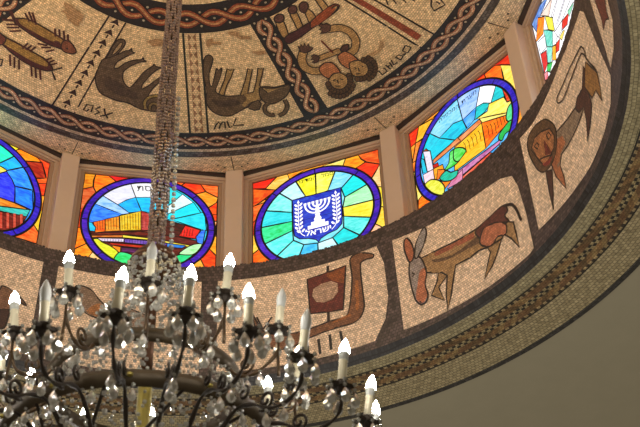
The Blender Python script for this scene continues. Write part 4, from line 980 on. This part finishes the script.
# stem
mb = MB(); mb.lathe([(.002, 1.47), (.011, 1.46), (.011, 1.19), (.002, 1.19)], 14); tpart(mb, 'upper_stem', COPPER)
mb = MB(); mb.lathe([(.002, 1.2), (.0155, 1.195), (.0135, 1.17), (.0135, .86), (.03, .85), (.038, .83), (.03, .81), (.002, .80)], 18); tpart(mb, 'stem', BRASS)
def hoop(R, z, w, th, name, mat):
    mb = MB(); mb.lathe([(R-th, z-w/2), (R+th*.4, z-w/2), (R+th, z), (R+th*.4, z+w/2), (R-th, z+w/2), (R-th, z-w/2)], 72); return tpart(mb, name, mat)
hp = hoop(.25, 1.03, .027, .0075, 'large_hoop', HOOPM); hs = hoop(.18, 1.165, .024, .006, 'small_hoop', HOOPM)
for j in range(12):
    mb = MB(); a_ = 2*PI*j/12+.1; bead(mb, (.257*math.sin(a_), .257*math.cos(a_), 1.03), .006, 8, .8); part(mb, 'rosette', BRASS, hp, CH)
# tent of beads: crown -> small hoop -> large hoop, then lower basket
def tent(n, prof, sp, r, phase=0, name='bead_strand'):
    mb = MB()
    for s_ in range(n):
        a_ = 2*PI*s_/n+phase; strand(mb, [(rr_*math.sin(a_), rr_*math.cos(a_), z) for rr_, z in prof], sp, r, 1.0, .006)
    return mb
def sag(r0, z0, r1, z1, k, n=8): return [(r0+(r1-r0)*i/n, z0+(z1-z0)*i/n-k*math.sin(PI*i/n)) for i in range(n+1)]
o = tpart(tent(48, sag(.046, 1.458, .176, 1.17, .032), .0108, .0040), 'bead_tent', CRY); o['kind'] = 'stuff'
o = tpart(tent(40, sag(.178, 1.155, .246, 1.04, .02), .0125, .0038, .05), 'bead_curtain', CRY); o['kind'] = 'stuff'
o = tpart(tent(34, sag(.246, 1.018, .05, .86, .05), .0125, .0044, .07), 'bead_basket', CRY); o['kind'] = 'stuff'
o = tpart(tent(12, sag(.17, 1.15, .03, 1.0, .04), .0135, .0042, .03), 'bead_garland', CRY); o['kind'] = 'stuff'
# crossing stays under the large hoop
for j in range(12):
    a_ = 2*PI*(j+.5)/12; b_ = a_+2*PI/12*1.6
    mb = MB(); mb.tube([(.248*math.sin(a_), .248*math.cos(a_), 1.02), (.15*math.sin((a_+b_)/2), .15*math.cos((a_+b_)/2), .955), (.10*math.sin(b_), .10*math.cos(b_), .90)], .0032, 6)
    tpart(mb, 'stay_rod', DARKB)
def rz(r, z, a_, side=0):
    return (r*math.sin(a_)+side*math.cos(a_), r*math.cos(a_)-side*math.sin(a_), z)
def cat(pts, n=6):
    out = []; P_ = [pts[0]]+list(pts)+[pts[-1]]
    for i in range(1, len(P_)-2):
        for j in range(n):
            t_ = j/n; out.append(tuple(.5*((2*P_[i][k])+(-P_[i-1][k]+P_[i+1][k])*t_+(2*P_[i-1][k]-5*P_[i][k]+4*P_[i+1][k]-P_[i+2][k])*t_*t_+(-P_[i-1][k]+3*P_[i][k]-3*P_[i+1][k]+P_[i+2][k])*t_**3) for k in range(len(pts[0]))))
    out.append(tuple(pts[-1])); return out
def drop(mb, p, s=1.0):
    s *= 1.3
    """pear shaped faceted drop hanging below a small bead"""
    x, y, z = p; bead(mb, (x, y, z), .0032*s, 6)
    Mx = Matrix.Translation((x, y, z-.004*s)) @ Matrix.Rotation(random.random()*6, 4, 'Z')
    mb.lathe([(.0003, 0), (.0028*s, -.004*s), (.0062*s, -.011*s), (.0072*s, -.016*s), (.0052*s, -.021*s), (.0003, -.0245*s)], 6, M=Mx)
    for i in range(len(mb.sm)-30, len(mb.sm)): mb.sm[i] = False
ndrop = 0; rest = MB()
# observed candles: tier, azimuth index -> (foot px, tip px, lit)
OBS = {('A', 0): ((115, 317), (124, 267), 1), ('A', -1): ((186, 315), (192, 267), 1), ('A', -2): ((248, 333), (249, 285), 1), ('A', -3): ((302, 358), (308, 314), 0), ('A', -4): ((341, 387), (346, 341), 1), ('A', -5): ((367, 422), (373, 380), 1), ('A', 1): ((43, 330), (46, 278), 0),
       ('A', -6): ((371, 447), (377, 405), 1), ('B', 0): ((149, 284), (153, 240), 0), ('B', 1): ((68, 293), (69, 252), 1), ('B', -1): ((225, 296), (231, 255), 1), ('B', -2): ((278, 330), (283, 291), 0), ('B', -4): ((268, 416), (268, 378), 1), ('B', 2): ((14, 333), (14, 290), 1), ('B', 5): ((84, 446), (84, 411), 1),
       ('B', 3): ((0, 378), (3, 338), 0), ('B', -3): ((295, 386), (300, 345), 1)}
def onplane(px, z): d_ = ray(px); X = CAM+d_*((z-CAM.z)/d_.z); return X
def make_arm(tier, k):
    global ndrop
    R, z, a0, step, L = ((.4113, 1.032, -172.1, 15, .094) if tier == 'A' else (.2712, 1.2035, -176.7, 30, .092))
    an = rad(a0+k*step); foot = Vector((R*math.sin(an), R*math.cos(an), z)); tilt = Vector((0, 0, 1)); key = (tier, k); lit = (k*7+3) % 4 != 0
    vis = key in OBS
    if vis:
        fp, tp, lit = OBS[key]; X = onplane(fp, z); foot = X
        # lean of the candle as seen, in the plane facing the viewer
        ax = R2; tip0 = foot+Vector((0, 0, L)); v = tip0-CAM; u0 = 320+FPX*v.dot(R2)/v.dot(FW); lean = (tp[0]-u0)*v.dot(FW)/FPX
        tilt = (Vector((0, 0, L))+R2*lean*.9).normalized()
    r_ = math.hypot(foot.x, foot.y); an = math.atan2(foot.x, foot.y); z = foot.z
    mb = MB(); zf = z-.006
    if tier == 'A': pr = [(.045, .862), (.11, .90), (.18, .95), (.245, 1.004), (.29, 1.0), (.33, .975), (.37, .968), (r_-.006, .985), (r_, zf)]
    else: pr = [(.178, 1.155), (.195, 1.135), (.22, 1.125), (.245, 1.13), (r_-.003, 1.155), (r_, zf)]
    pts = cat([rz(a_, b_, an) for a_, b_ in pr]); n = len(pts); mb.tube(pts, [.0040-.0010*i/n+.0009*math.sin(i*.9) for i in range(n)], 7)
    # scroll and leaf
    c0 = (.325, .992) if tier == 'A' else (.215, 1.15); sp_ = []
    for i in range(22):
        w_ = i*.42; q_ = .019*(1-i/26); sp_.append(rz(c0[0]+q_*math.cos(w_+3.9), c0[1]+q_*math.sin(w_+3.9), an))
    mb.tube(sp_, .003, 6)
    if tier == 'A':
        sp_ = []
        for i in range(16):
            w_ = -i*.42; q_ = .014*(1-i/20); sp_.append(rz(.272+q_*math.cos(w_+1.2), 1.03+q_*math.sin(w_+1.2), an))
        mb.tube(sp_, .0028, 6)
    else: mb.tube([rz(r_-.002, 1.16, an), rz(r_, 1.12, an), rz(r_, 1.105, an)], .003, 6)
    arm = tpart(mb, 'arm', DARKB if tier == 'A' else BRONZE)
    arm['label'] = 'scrolled dark bronze arm'
    # star shaped drip cup
    q_ = tilt.rotation_difference(Vector((0, 0, 1))).inverted().to_matrix().to_4x4(); Mx = Matrix.Translation(foot) @ q_ @ Matrix.Rotation(an*3.1, 4, 'Z')
    mb = MB(); top = []; n6 = 12
    for zz, s_ in ((.003, 1), (-.004, .92)):
        top += [Mx @ Vector(((.024 if j % 2 == 0 else .0135)*s_*math.cos(2*PI*j/n6), (.024 if j % 2 == 0 else .0135)*s_*math.sin(2*PI*j/n6), zz)) for j in range(n6)]
    mb.add(top, [tuple(range(n6)), tuple(range(n6, 2*n6))[::-1]]+[(j, n6+j, n6+(j+1) % n6, (j+1) % n6) for j in range(n6)])
    mb.lathe([(.0005, -.016), (.005, -.015), (.008, -.008), (.011, -.002), (.012, .006), (.0105, .010), (.0085, .008), (.0005, .008)], 12, M=Mx)
    part(mb, 'drip_cup', DARKB, arm, CH)
    mb = MB(); mb.lathe([(.0005, .004), (.0080, .005), (.0076, .035), (.0072, L-.046), (.0082, L-.043), (.0005, L-.042)], 14, M=Mx); part(mb, 'candle_tube', IVORY, arm, CH)
    mb = MB(); b0 = L-.044
    prof = [(.0005, b0), (.0072, b0+.001), (.0082, b0+.010), (.0091, b0+.017), (.0093, b0+.022), (.0087, b0+.028), (.0070, b0+.034), (.0046, b0+.040), (.0022, b0+.045), (.0004, b0+.048)]
    mb.lathe(prof, 14, M=Mx, mis=[0, 0, 0]+[1]*6 if lit else None); bo = part(mb, 'bulb', [PORC, LIT], arm, CH)
    if lit: bo['label'] = 'glowing white flame shaped bulb'
    # drops from the star points
    for j in range(6):
        p = Mx @ Vector((.0235*math.cos(2*PI*j/6), .0235*math.sin(2*PI*j/6), -.002))
        if vis and ndrop < 98:
            mb = MB(); bead(mb, p+Vector((0, 0, .004)), .0042, 6); drop(mb, p-Vector((0, 0, .006)), .95); part(mb, 'crystal_drop', DROPM, arm, CH); ndrop += 1
        else: drop(rest, p-Vector((0, 0, .006)), .8)
    # three more drops hang from the arm itself
    for (rr_, zz) in ((pr[-3][0], pr[-3][1]-.006), (pr[-4][0], pr[-4][1]-.006)): drop(rest, rz(rr_, zz, an, .004), .85)
for k in range(-6, 2): make_arm('A', k)
for k in range(-4, 6): make_arm('B', k)
for k in [-9, -8, -7, 2, 3, 4, 5, 6, 7]: make_arm('A', k)
make_arm('B', 6); make_arm('B', -5)
for k in (8, 9, 10, 11, 12, 13, 14): make_arm('A', k)
# drops around both hoops and strings in the middle
for (R, z, n) in ((.252, 1.012, 24), (.182, 1.15, 18)):
    for j in range(n):
        a_ = 2*PI*(j+.3)/n; drop(rest, (R*math.sin(a_), R*math.cos(a_), z), .8)
o = tpart(rest, 'hanging_crystals', DROPM); o['kind'] = 'stuff'

# ------------------------------------------------------------------ light
w = bpy.data.worlds.new('room_light'); sc.world = w; w.use_nodes = True
bg = w.node_tree.nodes['Background']; bg.inputs['Color'].default_value = (1.0, .86, .66, 1); bg.inputs['Strength'].default_value = .30
sc.view_settings.view_transform = 'Standard'; sc.view_settings.look = 'None'; sc.view_settings.gamma = 1
sc.view_settings.use_curve_mapping = False; sc.view_settings.exposure = 0.0
sc.cycles.use_denoising = True
sc.cycles.max_bounces = 8; sc.cycles.transmission_bounces = 6; sc.cycles.sample_clamp_indirect = 3; sc.cycles.caustics_refractive = False; sc.cycles.caustics_reflective = False
